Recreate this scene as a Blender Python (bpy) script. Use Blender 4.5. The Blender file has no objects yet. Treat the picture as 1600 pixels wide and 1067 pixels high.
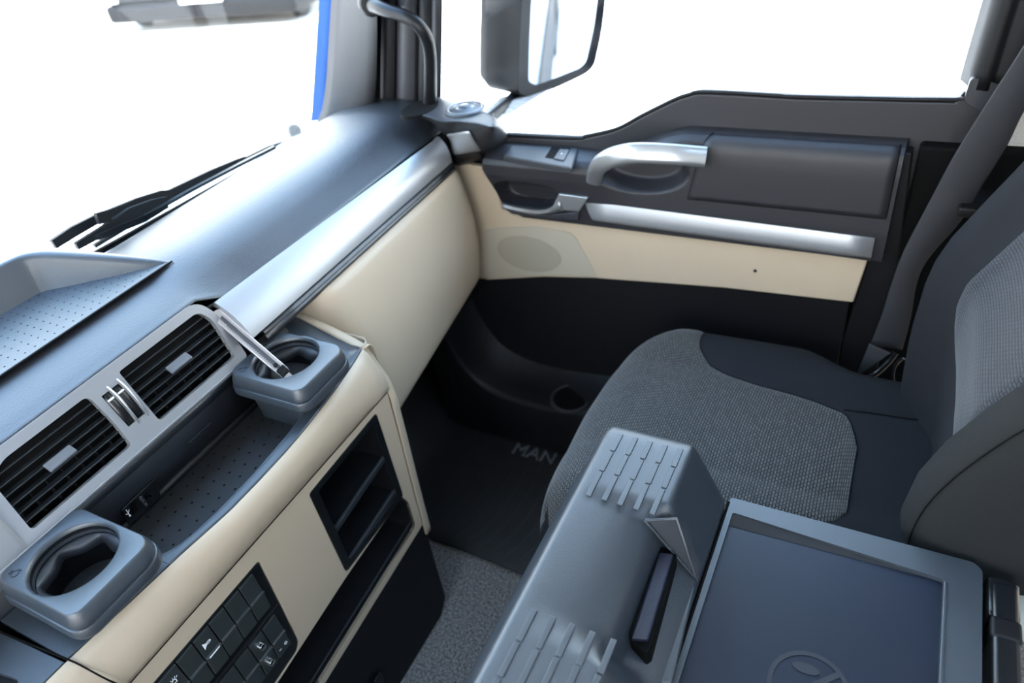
import bpy, bmesh, math, random
from mathutils import Vector, Matrix, geometry
random.seed(7)
S = bpy.context.scene
COL = S.collection
R = math.radians
V = Vector

# ------------------------------------------------------------------ camera
F = 1142.0
def _axes():
    X = V((1544-800, -450-533.5, F)).normalized()
    Y = V((-1605-800, 40-533.5, F))
    Y = (Y - X*X.dot(Y)).normalized()
    return X, Y, X.cross(Y)
AX, AY, AZ = _axes()
EYE = V((0, 0, 1.4))
def ray(u, v):
    d = V((u-800, v-533.5, F))
    return V((AX.dot(d), AY.dot(d), AZ.dot(d)))
def px(u, v, x=None, y=None, z=None, n=None, q=None):
    """point of the cab seen at pixel u,v that lies on a known plane of the cab"""
    d = ray(u, v)
    if n is not None:
        t = n.dot(q-EYE)/n.dot(d)
    elif x is not None: t = (x-EYE.x)/d.x
    elif y is not None: t = (y-EYE.y)/d.y
    else: t = (z-EYE.z)/d.z
    return EYE + d*t
cam_d = bpy.data.cameras.new('camera'); cam = bpy.data.objects.new('camera', cam_d); COL.objects.link(cam)
right = V((AX.x, AY.x, AZ.x)); down = V((AX.y, AY.y, AZ.y)); fwd = V((AX.z, AY.z, AZ.z))
m = Matrix((right, -down, -fwd)).transposed().to_4x4(); m.translation = EYE
cam.matrix_world = m
cam_d.sensor_width = 36; cam_d.lens = 36*F/1600; cam_d.clip_start = 0.02; cam_d.clip_end = 400
cam_d.dof.use_dof = True; cam_d.dof.focus_distance = 0.92; cam_d.dof.aperture_fstop = 4.0
S.camera = cam

# ------------------------------------------------------------------ world, sun, exposure
w = bpy.data.worlds.new('world'); S.world = w; w.use_nodes = True
nt = w.node_tree; nt.nodes.clear()
tc = nt.nodes.new('ShaderNodeTexCoord'); sp = nt.nodes.new('ShaderNodeSeparateXYZ')
cr = nt.nodes.new('ShaderNodeValToRGB'); bg = nt.nodes.new('ShaderNodeBackground'); ow = nt.nodes.new('ShaderNodeOutputWorld')
cr.color_ramp.elements[0].position = 0.0; cr.color_ramp.elements[0].color = (1, 1, 1, 1)
cr.color_ramp.elements[1].position = 1.0; cr.color_ramp.elements[1].color = (0.30, 0.52, 0.95, 1)
e_ = cr.color_ramp.elements.new(.30); e_.color = (.93, .97, 1, 1)
e_ = cr.color_ramp.elements.new(.55); e_.color = (.50, .73, 1, 1)
nt.links.new(tc.outputs['Generated'], sp.inputs[0]); nt.links.new(sp.outputs['Z'], cr.inputs[0])
nt.links.new(cr.outputs[0], bg.inputs[0]); nt.links.new(bg.outputs[0], ow.inputs[0])
bg.inputs[1].default_value = 4.9
sun_d = bpy.data.lights.new('sun', 'SUN'); sun = bpy.data.objects.new('sun', sun_d); COL.objects.link(sun)
sun_d.energy = 14.0; sun_d.angle = R(0.6); sun_d.color = (1, 0.95, 0.87)
sun.rotation_euler = V((0.50, 0.25, -0.83)).to_track_quat('-Z', 'Y').to_euler(); sun.location = (-3, -2, 6)
S.view_settings.view_transform = 'Standard'; S.view_settings.look = 'None'
S.view_settings.exposure = 1.0; S.view_settings.gamma = 1.0; S.view_settings.use_curve_mapping = False
try:
    S.cycles.max_bounces = 10; S.cycles.transparent_max_bounces = 12; S.cycles.sample_clamp_indirect = 6
except Exception: pass

# ------------------------------------------------------------------ materials
def mat(name, col, rough=0.5, metal=0.0, bump=None, spec=0.5, var=0.0, vscale=8, coat=0):
    m = bpy.data.materials.new(name); m.use_nodes = True
    t = m.node_tree; b = t.nodes['Principled BSDF']
    b.inputs['Base Color'].default_value = (*col, 1); b.inputs['Roughness'].default_value = rough
    b.inputs['Metallic'].default_value = metal; b.inputs['Specular IOR Level'].default_value = spec
    b.inputs['Coat Weight'].default_value = coat
    tc = t.nodes.new('ShaderNodeTexCoord')
    if var:
        n = t.nodes.new('ShaderNodeTexNoise'); n.inputs['Scale'].default_value = vscale; n.inputs['Detail'].default_value = 5
        r = t.nodes.new('ShaderNodeValToRGB'); r.color_ramp.elements[0].position = .3; r.color_ramp.elements[1].position = .7
        r.color_ramp.elements[0].color = (*[c*(1-var) for c in col], 1); r.color_ramp.elements[1].color = (*[min(1, c*(1+var)) for c in col], 1)
        t.links.new(tc.outputs['Object'], n.inputs['Vector']); t.links.new(n.outputs['Fac'], r.inputs[0]); t.links.new(r.outputs[0], b.inputs['Base Color'])
    if bump:
        kind, sc, st = bump
        if kind == 'vor':
            n = t.nodes.new('ShaderNodeTexVoronoi'); n.feature = 'SMOOTH_F1'; out = 'Distance'
        else:
            n = t.nodes.new('ShaderNodeTexNoise'); n.inputs['Detail'].default_value = 3; out = 'Fac'
        n.inputs['Scale'].default_value = sc
        t.links.new(tc.outputs['Object'], n.inputs['Vector'])
        bp = t.nodes.new('ShaderNodeBump'); bp.inputs['Strength'].default_value = st; bp.inputs['Distance'].default_value = 0.001
        t.links.new(n.outputs[out], bp.inputs['Height']); t.links.new(bp.outputs[0], b.inputs['Normal'])
    return m
def mesh_fabric(name, light, light2, dark, bw=.0085, rh=.0046):
    m = bpy.data.materials.new(name); m.use_nodes = True
    t = m.node_tree; b = t.nodes['Principled BSDF']; b.inputs['Roughness'].default_value = .85; b.inputs['Specular IOR Level'].default_value = .3
    b.inputs['Sheen Weight'].default_value = .15
    tc = t.nodes.new('ShaderNodeTexCoord'); br = t.nodes.new('ShaderNodeTexBrick')
    br.inputs['Scale'].default_value = 1; br.inputs['Brick Width'].default_value = bw; br.inputs['Row Height'].default_value = rh
    br.inputs['Mortar Size'].default_value = .0011; br.inputs['Mortar Smooth'].default_value = .35
    br.inputs['Color1'].default_value = (*light, 1); br.inputs['Color2'].default_value = (*light2, 1); br.inputs['Mortar'].default_value = (*dark, 1)
    t.links.new(tc.outputs['UV'], br.inputs['Vector']); t.links.new(br.outputs['Color'], b.inputs['Base Color'])
    bp = t.nodes.new('ShaderNodeBump'); bp.invert = True; bp.inputs['Distance'].default_value = .0008; bp.inputs['Strength'].default_value = .6
    t.links.new(br.outputs['Fac'], bp.inputs['Height']); t.links.new(bp.outputs[0], b.inputs['Normal'])
    return m
M = {}
M['dash'] = mat('dash_skin', (.013, .015, .019), .42, bump=('vor', 420, .30), spec=.8)
M['plastic'] = mat('charcoal_plastic', (.018, .020, .025), .45, bump=('noise', 900, .12), spec=.5)
M['plastic2'] = mat('door_plastic', (.014, .014, .0175), .5, bump=('noise', 1100, .25), spec=.45)
M['black'] = mat('black_plastic', (.005, .005, .006), .5, bump=('noise', 900, .1), spec=.22)
M['gloss'] = mat('smooth_black', (.006, .007, .008), .25, spec=.45)
M['slat'] = mat('slat_grey', (.016, .019, .022), .35, spec=.5)
M['deep'] = mat('deep_black', (.002, .002, .002), .8, spec=.1)
M['silver'] = mat('satin_silver', (.33, .34, .355), .40, metal=.6, bump=('noise', 1500, .04))
M['silver2'] = mat('bright_silver', (.37, .385, .40), .28, metal=.8)
M['chrome'] = mat('chrome', (.8, .8, .8), .12, metal=1)
M['steel'] = mat('scuffed_steel', (.48, .46, .47), .30, metal=.95, bump=('noise', 300, .15))
M['cream'] = mat('cream_plastic', (.41, .328, .238), .45, bump=('noise', 900, .08), spec=.4, var=.02)
M['grille'] = mat('speaker_cream', (.34, .30, .235), .6, bump=('vor', 700, .5), spec=.3)
M['speaker'] = mat('speaker_mesh', (.27, .24, .185), .65, bump=('vor', 450, .8), spec=.3)
M['tab'] = mat('tab_grey', (.13, .14, .155), .32, metal=.3)
M['switch'] = mat('switch_plastic', (.022, .027, .027), .33, bump=('noise', 900, .08), spec=.5)
M['handle'] = mat('handle_black', (.006, .006, .007), .30, spec=.22)
M['fabric'] = mat('seat_fabric', (.0075, .008, .0105), .9, bump=('noise', 1400, .5), spec=.25)
M['bolster'] = mat('bolster_fabric', (.010, .011, .0115), .9, bump=('noise', 1600, .7), spec=.25, var=.25, vscale=900)
M['mesh'] = mesh_fabric('seat_mesh', (.088, .083, .073), (.055, .052, .046), (.004, .0045, .005))
M['mesh2'] = mesh_fabric('back_mesh', (.024, .030, .040), (.016, .020, .028), (.0025, .003, .005))
M['belt'] = mat('belt_webbing', (.016, .017, .021), .6, bump=('noise', 1800, .5), spec=.4)
M['carpet'] = mat('carpet', (.15, .142, .135), .95, bump=('noise', 230, 1.0), spec=.1, var=.75, vscale=200)
M['rubber'] = mat('rubber', (.013, .013, .0135), .5, bump=('noise', 500, .2), spec=.4)
M['table'] = mat('table_mat', (.006, .010, .020), .42, bump=('noise', 500, .08), spec=.30, var=.12, vscale=6)
M['hump'] = mat('console_plastic', (.026, .033, .041), .37, bump=('noise', 900, .3), spec=.75)
M['blue'] = mat('blue_latch', (.004, .006, .020), .5, bump=('noise', 900, .3))
M['headliner'] = mat('headliner', (.50, .49, .47), .9, spec=.1)
M['textile'] = mat('beige_textile', (.46, .44, .40), .95, bump=('noise', 700, .6), spec=.1, var=.12, vscale=300)
M['bluepaint'] = mat('blue_paint', (.0025, .040, .17), .55, spec=.15)
M['white'] = mat('white_print', (.75, .75, .75), .6)
M['greyprint'] = mat('grey_print', (.10, .11, .12), .6)
M['symbol'] = mat('symbol_relief', (.008, .010, .016), .6)
M['whitepaint'] = mat('white_paint', (.7, .7, .7), .4)
M['trailerpaint'] = mat('trailer_paint', (.10, .14, .20), .4)
M['redpaint'] = mat('red_paint', (.5, .03, .02), .4)
M['ground'] = mat('pale_concrete', (.62, .60, .57), .9, spec=.2, var=.05, vscale=.6)
M['mirror'] = mat('mirror_glass', (.95, .95, .95), .01, metal=1)
M['palecap'] = mat('pale_cap', (.50, .49, .42), .5)
M['pale_grey'] = mat('pale_grey', (.30, .28, .26), .7, var=.3, vscale=60)
M['cowl'] = mat('cowl', (.55, .58, .60), .4)
M['pillar'] = mat('pillar_plastic', (.016, .017, .019), .6, bump=('noise', 800, .2), spec=.25)
M['lampglass'] = mat('dark_glass', (.02, .025, .03), .08)
def glass():
    m = bpy.data.materials.new('window_pane'); m.use_nodes = True; t = m.node_tree; t.nodes.clear()
    o = t.nodes.new('ShaderNodeOutputMaterial'); mx = t.nodes.new('ShaderNodeMixShader'); tr = t.nodes.new('ShaderNodeBsdfTransparent')
    g = t.nodes.new('ShaderNodeBsdfGlossy'); g.inputs['Roughness'].default_value = .02; tr.inputs[0].default_value = (.97, .985, .98, 1)
    lw = t.nodes.new('ShaderNodeFresnel'); lw.inputs['IOR'].default_value = 1.35
    ge = t.nodes.new('ShaderNodeNewGeometry'); sb = t.nodes.new('ShaderNodeMath'); sb.operation = 'SUBTRACT'; sb.inputs[0].default_value = 1
    mu = t.nodes.new('ShaderNodeMath'); mu.operation = 'MULTIPLY'
    t.links.new(ge.outputs['Backfacing'], sb.inputs[1]); t.links.new(sb.outputs[0], mu.inputs[0]); t.links.new(lw.outputs[0], mu.inputs[1])
    t.links.new(mu.outputs[0], mx.inputs[0]); t.links.new(tr.outputs[0], mx.inputs[1]); t.links.new(g.outputs[0], mx.inputs[2]); t.links.new(mx.outputs[0], o.inputs[0])
    return m
M['glass'] = glass()

# ------------------------------------------------------------------ helpers
def link(name, me, m, parent=None):
    o = bpy.data.objects.new(name, me); COL.objects.link(o)
    if m is not None: me.materials.append(m if not isinstance(m, str) else M[m])
    if parent is not None:
        o.parent = parent; o.matrix_parent_inverse = Matrix.Translation(-V(parent['_w']) if '_w' in parent else V((0, 0, 0)))
    return o
def empty(name, loc, label=None, cat=None, group=None, kind=None, parent=None):
    o = bpy.data.objects.new(name, None); COL.objects.link(o); o.location = loc; o.empty_display_size = .05; o['_w'] = tuple(loc)
    if label: o['label'] = label
    if cat: o['category'] = cat
    if group: o['group'] = group
    if kind: o['kind'] = kind
    return o
def tag(o, label=None, cat=None, group=None, kind=None):
    if label: o['label'] = label
    if cat: o['category'] = cat
    if group: o['group'] = group
    if kind: o['kind'] = kind
    return o
def build(name, vs, fs, m, parent=None, smooth=True, bevel=0, seg=2, uvs=None, wn=False, angle=35):
    me = bpy.data.meshes.new(name); me.from_pydata([tuple(v) for v in vs], [], fs); me.update()
    bm = bmesh.new(); bm.from_mesh(me)
    if uvs is None: bmesh.ops.remove_doubles(bm, verts=bm.verts, dist=1e-6)
    bmesh.ops.recalc_face_normals(bm, faces=bm.faces)
    if uvs is not None:
        l = bm.loops.layers.uv.new('uv'); bm.verts.ensure_lookup_table()
        for f in bm.faces:
            for lp in f.loops: lp[l].uv = uvs[lp.vert.index]
    bm.to_mesh(me); bm.free()
    for p in me.polygons: p.use_smooth = smooth
    if smooth and not bevel: me.set_sharp_from_angle(angle=R(angle))
    o = link(name, me, m, parent)
    if bevel:
        b = o.modifiers.new('bevel', 'BEVEL'); b.width = bevel; b.segments = seg; b.limit_method = 'ANGLE'; b.angle_limit = R(30)
        if smooth:
            wnm = o.modifiers.new('wn', 'WEIGHTED_NORMAL'); wnm.keep_sharp = False
    return o
def rnd(poly, r, n=5):
    """round the corners of a 2-D polygon; r a number or a list"""
    out = []; N = len(poly)
    for i in range(N):
        p0 = V(poly[i-1]); p = V(poly[i]); p2 = V(poly[(i+1) % N])
        rr = r[i] if isinstance(r, (list, tuple)) else r
        a = (p0-p); b = (p2-p)
        if rr <= 0 or a.length < 1e-6 or b.length < 1e-6: out.append(tuple(p)); continue
        d = min(rr, a.length*.48, b.length*.48); A = p+a.normalized()*d; B = p+b.normalized()*d
        for k in range(n+1):
            t = k/n; out.append(tuple(A*(1-t)**2 + p*2*t*(1-t) + B*t*t))
    return out
def plate_geo(outer, holes, O, U, Vv, W, t):
    loops = [outer]+list(holes)
    flat = [V((a, b, 0)) for L in loops for (a, b) in L]
    tris = geometry.tessellate_polygon([[V((a, b, 0)) for (a, b) in L] for L in loops])
    n = len(flat); vs = [O+U*p.x+Vv*p.y for p in flat]; vs += [v-W*t for v in vs]
    fs = [tuple(x) for x in tris] + [tuple(i+n for i in x)[::-1] for x in tris]
    k = 0
    for L in loops:
        m = len(L)
        for i in range(m):
            a = k+i; b = k+(i+1) % m; fs.append((a, b, b+n, a+n))
        k += m
    return vs, fs
def plate(name, outer, O, U, Vv, W, t, m, parent=None, holes=(), bevel=0, seg=2, smooth=True):
    """flat panel of thickness t with holes; (U,Vv) its plane, W the side it faces"""
    vs, fs = plate_geo(outer, holes, V(O), V(U), V(Vv), V(W), t)
    if not holes:
        n = len(outer); fs = [tuple(range(n)), tuple(range(2*n-1, n-1, -1))] + [(i, (i+1) % n, (i+1) % n+n, i+n) for i in range(n)]
    o = build(name, vs, fs, m, parent, smooth, bevel, seg)
    return o
def loft(name, rows, m, parent=None, uv=False, closed=False, thick=0, smooth=True, caps=False, angle=50, off=-1):
    """quad skin through equal-length rows of points"""
    nr = len(rows); nc = len(rows[0]); vs = [V(p) for r in rows for p in r]; fs = []
    for i in range(nr-1):
        for j in range(nc-(0 if closed else 1)):
            a = i*nc+j; b = i*nc+(j+1) % nc; fs.append((a, b, b+nc, a+nc))
    if caps:
        fs.append(tuple(range(nc))); fs.append(tuple(range((nr-1)*nc, nr*nc))[::-1])
    uvs = None
    if uv:
        uvs = []; vc = [0.0]
        mid = nc//2
        for i in range(1, nr): vc.append(vc[-1]+(vs[i*nc+mid]-vs[(i-1)*nc+mid]).length)
        for i in range(nr):
            row = [0.0]
            for j in range(1, nc): row.append(row[-1]+(vs[i*nc+j]-vs[i*nc+j-1]).length)
            c = row[mid]
            for j in range(nc): uvs.append((row[j]-c+5, vc[i]+5))
    o = build(name, vs, fs, m, parent, smooth, uvs=uvs, angle=angle)
    if thick:
        s = o.modifiers.new('s', 'SOLIDIFY'); s.thickness = thick; s.offset = off
    return o
def lerp(a, b, t): return a+(b-a)*t
def interp(x, pts):
    if x <= pts[0][0]: return pts[0][1]
    for (a, fa), (b, fb) in zip(pts, pts[1:]):
        if x <= b:
            t = (x-a)/(b-a); return fa+(fb-fa)*t
    return pts[-1][1]
def sm(a, b, x):
    t = max(0, min(1, (x-a)/(b-a))); return t*t*(3-2*t)
def spline(pts, n=8, closed=False):
    P = [V(p) for p in pts]; N = len(P); out = []
    rng = range(N) if closed else range(N-1)
    for i in rng:
        p1 = P[i]; p2 = P[(i+1) % N]
        p0 = P[i-1] if (closed or i > 0) else p1*2-p2
        p3 = P[(i+2) % N] if (closed or i+2 < N) else p2*2-p1
        for k in range(n):
            t = k/n
            out.append(.5*((2*p1)+(p2-p0)*t+(2*p0-5*p1+4*p2-p3)*t*t+(3*p1-p0-3*p2+p3)*t**3))
    if not closed: out.append(P[-1])
    return out
def extr(name, prof, x0, x1, m, parent=None, thick=0, nx=2, smooth=True, sp=0, angle=50, bevel=0):
    """open (y,z) profile swept along x"""
    pr = [V((0, a, b)) for a, b in prof]
    if sp: pr = spline(pr, sp)
    rows = [[V((lerp(x0, x1, i/(nx-1)), p.y, p.z)) for p in pr] for i in range(nx)]
    return loft(name, rows, m, parent, thick=thick, smooth=smooth, angle=angle)
def prism(name, prof, x0, x1, m, parent=None, bevel=0, seg=2, smooth=True):
    """closed (y,z) profile swept along x"""
    n = len(prof); vs = [V((x0, a, b)) for a, b in prof]+[V((x1, a, b)) for a, b in prof]
    fs = [tuple(range(n)), tuple(range(2*n-1, n-1, -1))]+[(i, (i+1) % n, (i+1) % n+n, i+n) for i in range(n)]
    return build(name, vs, fs, m, parent, smooth, bevel, seg)
def box(name, a, b, m, parent=None, bevel=0, seg=2):
    prof = [(a[1], a[2]), (b[1], a[2]), (b[1], b[2]), (a[1], b[2])]
    return prism(name, prof, a[0], b[0], m, parent, bevel, seg)
def obox(name, c, A, B, Cc, m, parent=None, bevel=0, seg=2):
    """oriented box, half-extent vectors A B C"""
    c = V(c); A = V(A); B = V(B); Cc = V(Cc)
    vs = [c+A*i+B*j+Cc*k for i in (-1, 1) for j in (-1, 1) for k in (-1, 1)]
    fs = [(0, 1, 3, 2), (4, 6, 7, 5), (0, 4, 5, 1), (2, 3, 7, 6), (0, 2, 6, 4), (1, 5, 7, 3)]
    return build(name, vs, fs, m, parent, True, bevel, seg)
def tube(name, pts, r, m, parent=None, n=14, sp=6, rad=None):
    P = spline(pts, sp) if sp else [V(p) for p in pts]
    rows = []; up = V((.13, .3, .9)).normalized(); N = len(P)
    for i, p in enumerate(P):
        t = (P[min(i+1, N-1)]-P[max(i-1, 0)]).normalized()
        a = (up-t*up.dot(t)).normalized(); b = t.cross(a); up = a
        rr = r if rad is None else interp(i/(N-1), rad)
        rows.append([p+(a*math.cos(2*math.pi*k/n)+b*math.sin(2*math.pi*k/n))*rr for k in range(n)])
    return loft(name, rows, m, parent, closed=True, caps=True)
def lathe(name, prof, c, ax, m, parent=None, n=32, u=None):
    """profile (radius,height) turned about axis ax through c"""
    ax = V(ax).normalized(); a = ax.orthogonal().normalized(); b = ax.cross(a); c = V(c)
    rows = [[c+ax*h+(a*math.cos(2*math.pi*k/n)+b*math.sin(2*math.pi*k/n))*max(r, 1e-5) for k in range(n)] for r, h in prof]
    return loft(name, rows, m, parent, closed=True, caps=False, angle=40)
def text(name, s, size, c, U, Vv, m, parent=None, depth=.0006, align='CENTER'):
    cu = bpy.data.curves.new(name, 'FONT'); cu.body = s; cu.size = size; cu.extrude = depth/2; cu.align_x = align; cu.align_y = 'CENTER'; cu.resolution_u = 3
    tmp = bpy.data.objects.new('tmp', cu); COL.objects.link(tmp)
    me = bpy.data.meshes.new_from_object(tmp); bpy.data.objects.remove(tmp)
    U = V(U).normalized(); Vv = V(Vv).normalized(); W = U.cross(Vv)
    T = Matrix((U, Vv, W)).transposed().to_4x4(); T.translation = V(c); me.transform(T)
    return link(name, me, m, parent)
X = V((1, 0, 0)); Y = V((0, 1, 0)); Z = V((0, 0, 1))
def yz(p): return (p.y, p.z)
def xz(p): return (p.x, p.z)
def pyz(pts, x): return [yz(px(u, v, x=x)) for u, v in pts]
def pxz(pts, y): return [xz(px(u, v, y=y)) for u, v in pts]

# ================================================================== SETTING
def struct(o, label=None):
    o['kind'] = 'structure'
    if label: o['label'] = label
    return o
struct(box('floor', (-.8, -1.25, -.04), (1.34, 1.30, 0), 'carpet'), 'grey looped carpet floor of the truck cab')
struct(box('wall_front', (-.8, 1.22, -.04), (1.36, 1.30, .80), 'deep'), 'black bulkhead below the windscreen')
struct(plate('ceiling', [(-.8, -1.25), (1.36, -1.25), (1.36, 1.12), (-.8, 1.12)], V((0, 0, 1.95)), X, Y, -Z, .05, 'headliner', holes=[rnd([(-.10, -1.12), (.62, -1.12), (.62, -.60), (-.10, -.60)], .06)]), 'pale grey cab headliner with an unseen roof hatch added to let in light')  # hatch is out of view, added so sky light reaches the console top
struct(plate('wall_rear', [(-.8, -.04), (1.36, -.04), (1.36, 2.0), (-.8, 2.0)], V((0, -1.25, 0)), X, Z, Y, .05, 'textile', holes=[rnd([(-.5, .95), (1.05, .95), (1.05, 1.65), (-.5, 1.65)], .06)]), 'beige textile rear wall of the cab with an unseen window opening added for fill light')  # unseen rear window, added to light the glovebox and fascia from behind
struct(plate('wall_left', [(-1.3, -.04), (1.3, -.04), (1.2, .9), (1.02, 2.0), (-1.3, 2.0)], V((-.8, 0, 0)), Y, Z, X, .04, 'textile',
             holes=[rnd([(-.45, .72), (.90, .72), (.92, .90), (.86, 1.70), (-.45, 1.70)], .06)]), 'driver side wall with an unseen opening added for side light')  # opening on the unseen driver side, added to brighten the interior
# rear part of the passenger side wall, behind the door pillar
struct(plate('wall_right', [(-1.3, -.04), (-.15, -.04), (-.15, 2.0), (-1.3, 2.0)], V((1.30, 0, 0)), Y, Z, -X, .05, 'textile'), 'pale speckled beige textile side wall behind the door pillar')
# header over the windscreen and over the passenger door
struct(prism('trim_3', [(1.0, 1.74), (1.06, 1.74), (1.10, 2.0), (.95, 2.0)], -.8, 1.36, 'headliner'), 'grey header over the windscreen')
struct(box('trim_4', (1.28, -.2, 1.62), (1.36, 1.05, 2.0), 'headliner'), 'grey roof rail over the passenger door')
struct(box('trim_5', (-.8, .96, .86), (-.70, 1.2, 1.8), 'pillar'), 'driver side windscreen pillar')

wt = V((0, 1.035, 1.76)); wb = V((0, 1.185, .84)); wd = (wt-wb)
struct(plate('window_1', [(-.74, 0), (1.30, 0), (1.20, 1), (-.70, 1)], wb, X, wd, V((0, -1, -.16)).normalized(), .006, 'glass'), 'windscreen glass')
win_b = pyz([(690, 214), (790, 214), (900, 219), (960, 205), (1005, 182), (1050, 160), (1075, 151), (1105, 147), (1250, 155), (1470, 170), (1492, 160), (1503, 150)], 1.30)
rear_top = px(1555, 0, x=1.30)
wb_ = [V((a, b, 0)) for a, b in win_b]; sw_ = spline(wb_[2:-3], 5); win_b = [(p.x, p.y) for p in wb_[:2]+sw_+wb_[-2:]]
win_poly = win_b + [(rear_top.y, rear_top.z), (-.10, 1.62), (.55, 1.62), (.82, 1.15), (.845, .99)]
grow = [(win_b[0][0]+.03, win_b[0][1]-.03)] + [(a, b-.03) for a, b in win_b[1:-1]] + [(-.12, .9), (-.14, 1.66), (.6, 1.66), (.9, 1.14)]
struct(plate('window_2', grow, V((1.325, 0, 0)), Y, Z, -X, .005, 'glass'), 'passenger door side window glass')

# outdoor ground and the outer skin of the cab
struct(box('ground', (-60, -60, -1.75), (120, 120, -1.65), 'ground'), 'bright pale concrete yard')
# blue outer corner of the cab, seen past the windscreen pillar
cor = empty('trim_6', (1.33, 1.25, .6), 'bright blue painted outer corner of the cab', kind='structure')
def apil_left(v): return interp(v, [(0, 531), (60, 527), (120, 523.5), (162, 519), (190, 512), (206, 504)])
rows = []
for v in (-260, -120, -40, 0, 50, 100, 140, 180, 205, 225):
    a = px(interp(v, [(-260, 536), (0, 516), (190, 503), (210, 499), (225, 497)]), v, y=1.24); b = px(apil_left(max(v, 0))+4-min(v, 0)*.10, v, y=1.24)
    rows.append([a+V((0, .03, 0)), a, b, b+V((.10, -.03, 0))])
loft('corner_panel', rows, 'bluepaint', cor, thick=.004)
box('side_skin', (1.365, -1.3, -.6), (1.375, 1.2, .74), 'bluepaint', cor)
plate('door_skin', [(a, b) for a, b in [(-1.3, .7), (1.2, .7), (1.2, .80)]+[(p[0], p[1]-.05) for p in win_b[1:]]+[(-1.3, .9)]], V((1.362, 0, 0)), Y, Z, X, .004, 'bluepaint', cor)

# windscreen pillar trim (soft grey) and the black door seals beside it
rows = []
for v in (-330, -200, -100, -40, 0, 40, 80, 120, 150, 175, 200, 215):
    ul = apil_left(v) if v > 0 else 531-v*.10
    ur = interp(v, [(-330, 600), (0, 588), (60, 588), (135, 586), (175, 580), (215, 574)])
    a = px(ul, v, y=1.16); b = px(ur, v, x=1.27)
    r = [a+V((.012, .03, 0)), a]
    for t in (.08, .25, .5, .75, .93): r.append(a.lerp(b, t)+V((-.012, -.014, 0))*math.sin(math.pi*t)**.6)
    r += [b, b+V((.02, .02, 0))]
    rows.append(r)
o = loft('trim_1', rows, 'pillar', thick=.003); struct(o, 'grey plastic windscreen pillar trim at the passenger corner')
seal = empty('trim_7', (1.30, .9, .85), 'black rubber door seals and jamb between windscreen pillar and side window', kind='structure')
def column(name, u0, u1, x, m, bulge):
    rows = []
    for v in (-330, -150, 0, 60, 120, 180, 200):
        k = -.012
        a = px(u0+k*(v-100), v, x=x); b = px(u1+k*(v-100), v, x=x)
        rows.append([a.lerp(b, t)+V((-bulge*math.sin(math.pi*t), 0, 0)) for t in [i/8 for i in range(9)]])
    loft(name, rows, m, seal, thick=.003)
column('jamb', 574, 690, 1.315, 'deep', 0)
column('seal_rib', 597, 619, 1.302, 'black', .008)
column('seal_rib', 622, 652, 1.300, 'plastic2', .010)
column('seal_lip', 652, 676, 1.306, 'black', .006)
column('window_channel', 676, 687, 1.300, 'plastic2', .004)
box('hinge_post', (1.285, .90, 0), (1.35, 1.22, .84), 'deep', seal)
# rear door pillar
pil = empty('trim_2', (1.3, -.12, .6), 'dark plastic pillar behind the passenger door', kind='structure')
rows = []
for v in (-420, -200, 0, 60, 110, 135):
    a = px(interp(v, [(-420, 1668), (0, 1555), (120, 1519), (135, 1515)]), v, x=1.30)
    r = []
    for dy, dx in ((.012, .03), (0, .0), (-.010, -.014), (-.022, -.017), (-.026, -.010), (-.032, -.012), (-.06, -.016), (-.10, -.010), (-.14, .0)):
        r.append(a+V((dx, dy, 0)))
    rows.append(r)
loft('pillar_cover', rows, 'black', pil, thick=.002, angle=80)
box('pillar_jamb', (1.275, -.19, 0), (1.32, -.03, .86), 'deep', pil, bevel=.006)
box('pillar_jamb', (1.31, -.30, .80), (1.34, -.09, 1.64), 'black', pil, bevel=.006)
box('belt_shelf', (1.20, -.30, .780), (1.30, -.10, .797), 'black', pil, bevel=.004)

# ================================================================== PASSENGER DOOR
door = empty('door_1', (1.30, .4, 0), 'inner side of the passenger door with charcoal armrest and cream panel', kind='structure')
# window surround
low = [(-.16, .78), (.80, .74), (.86, .80)]
sur = [win_b[0]] + win_b[1:] + [yz(px(1512, 140, x=1.3)), yz(px(1519, 117, x=1.3)), (-.155, .975)]
sur2 = [(-.155, .70), (.95, .70)] + sur
plate('window_surround', sur2, V((1.30, 0, 0)), Y, Z, -X, .03, 'plastic2', door, bevel=.004, seg=3)
tube('window_gasket', [V((1.303, a, b+.003)) for a, b in win_b[1:]], .0035, 'black', door, n=8, sp=3)
# screw cap boss at the pillar foot
c = px(1522, 148, x=1.298)
lathe('screw_recess', [(.0085, .002), (.0075, .0045), (.005, .0045), (.0045, .001), (0, .001)], c, -X, 'deep', door, n=20)
plate('pillar_sleeve', rnd([yz(px(1518, 118, x=1.29)), yz(px(1505, 158, x=1.29)), yz(px(1560, 190, x=1.29)), yz(px(1580, 135, x=1.29))], .01), V((1.285, 0, 0)), Y, Z, -X, .02, 'plastic', door, bevel=.004, seg=3)

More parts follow.
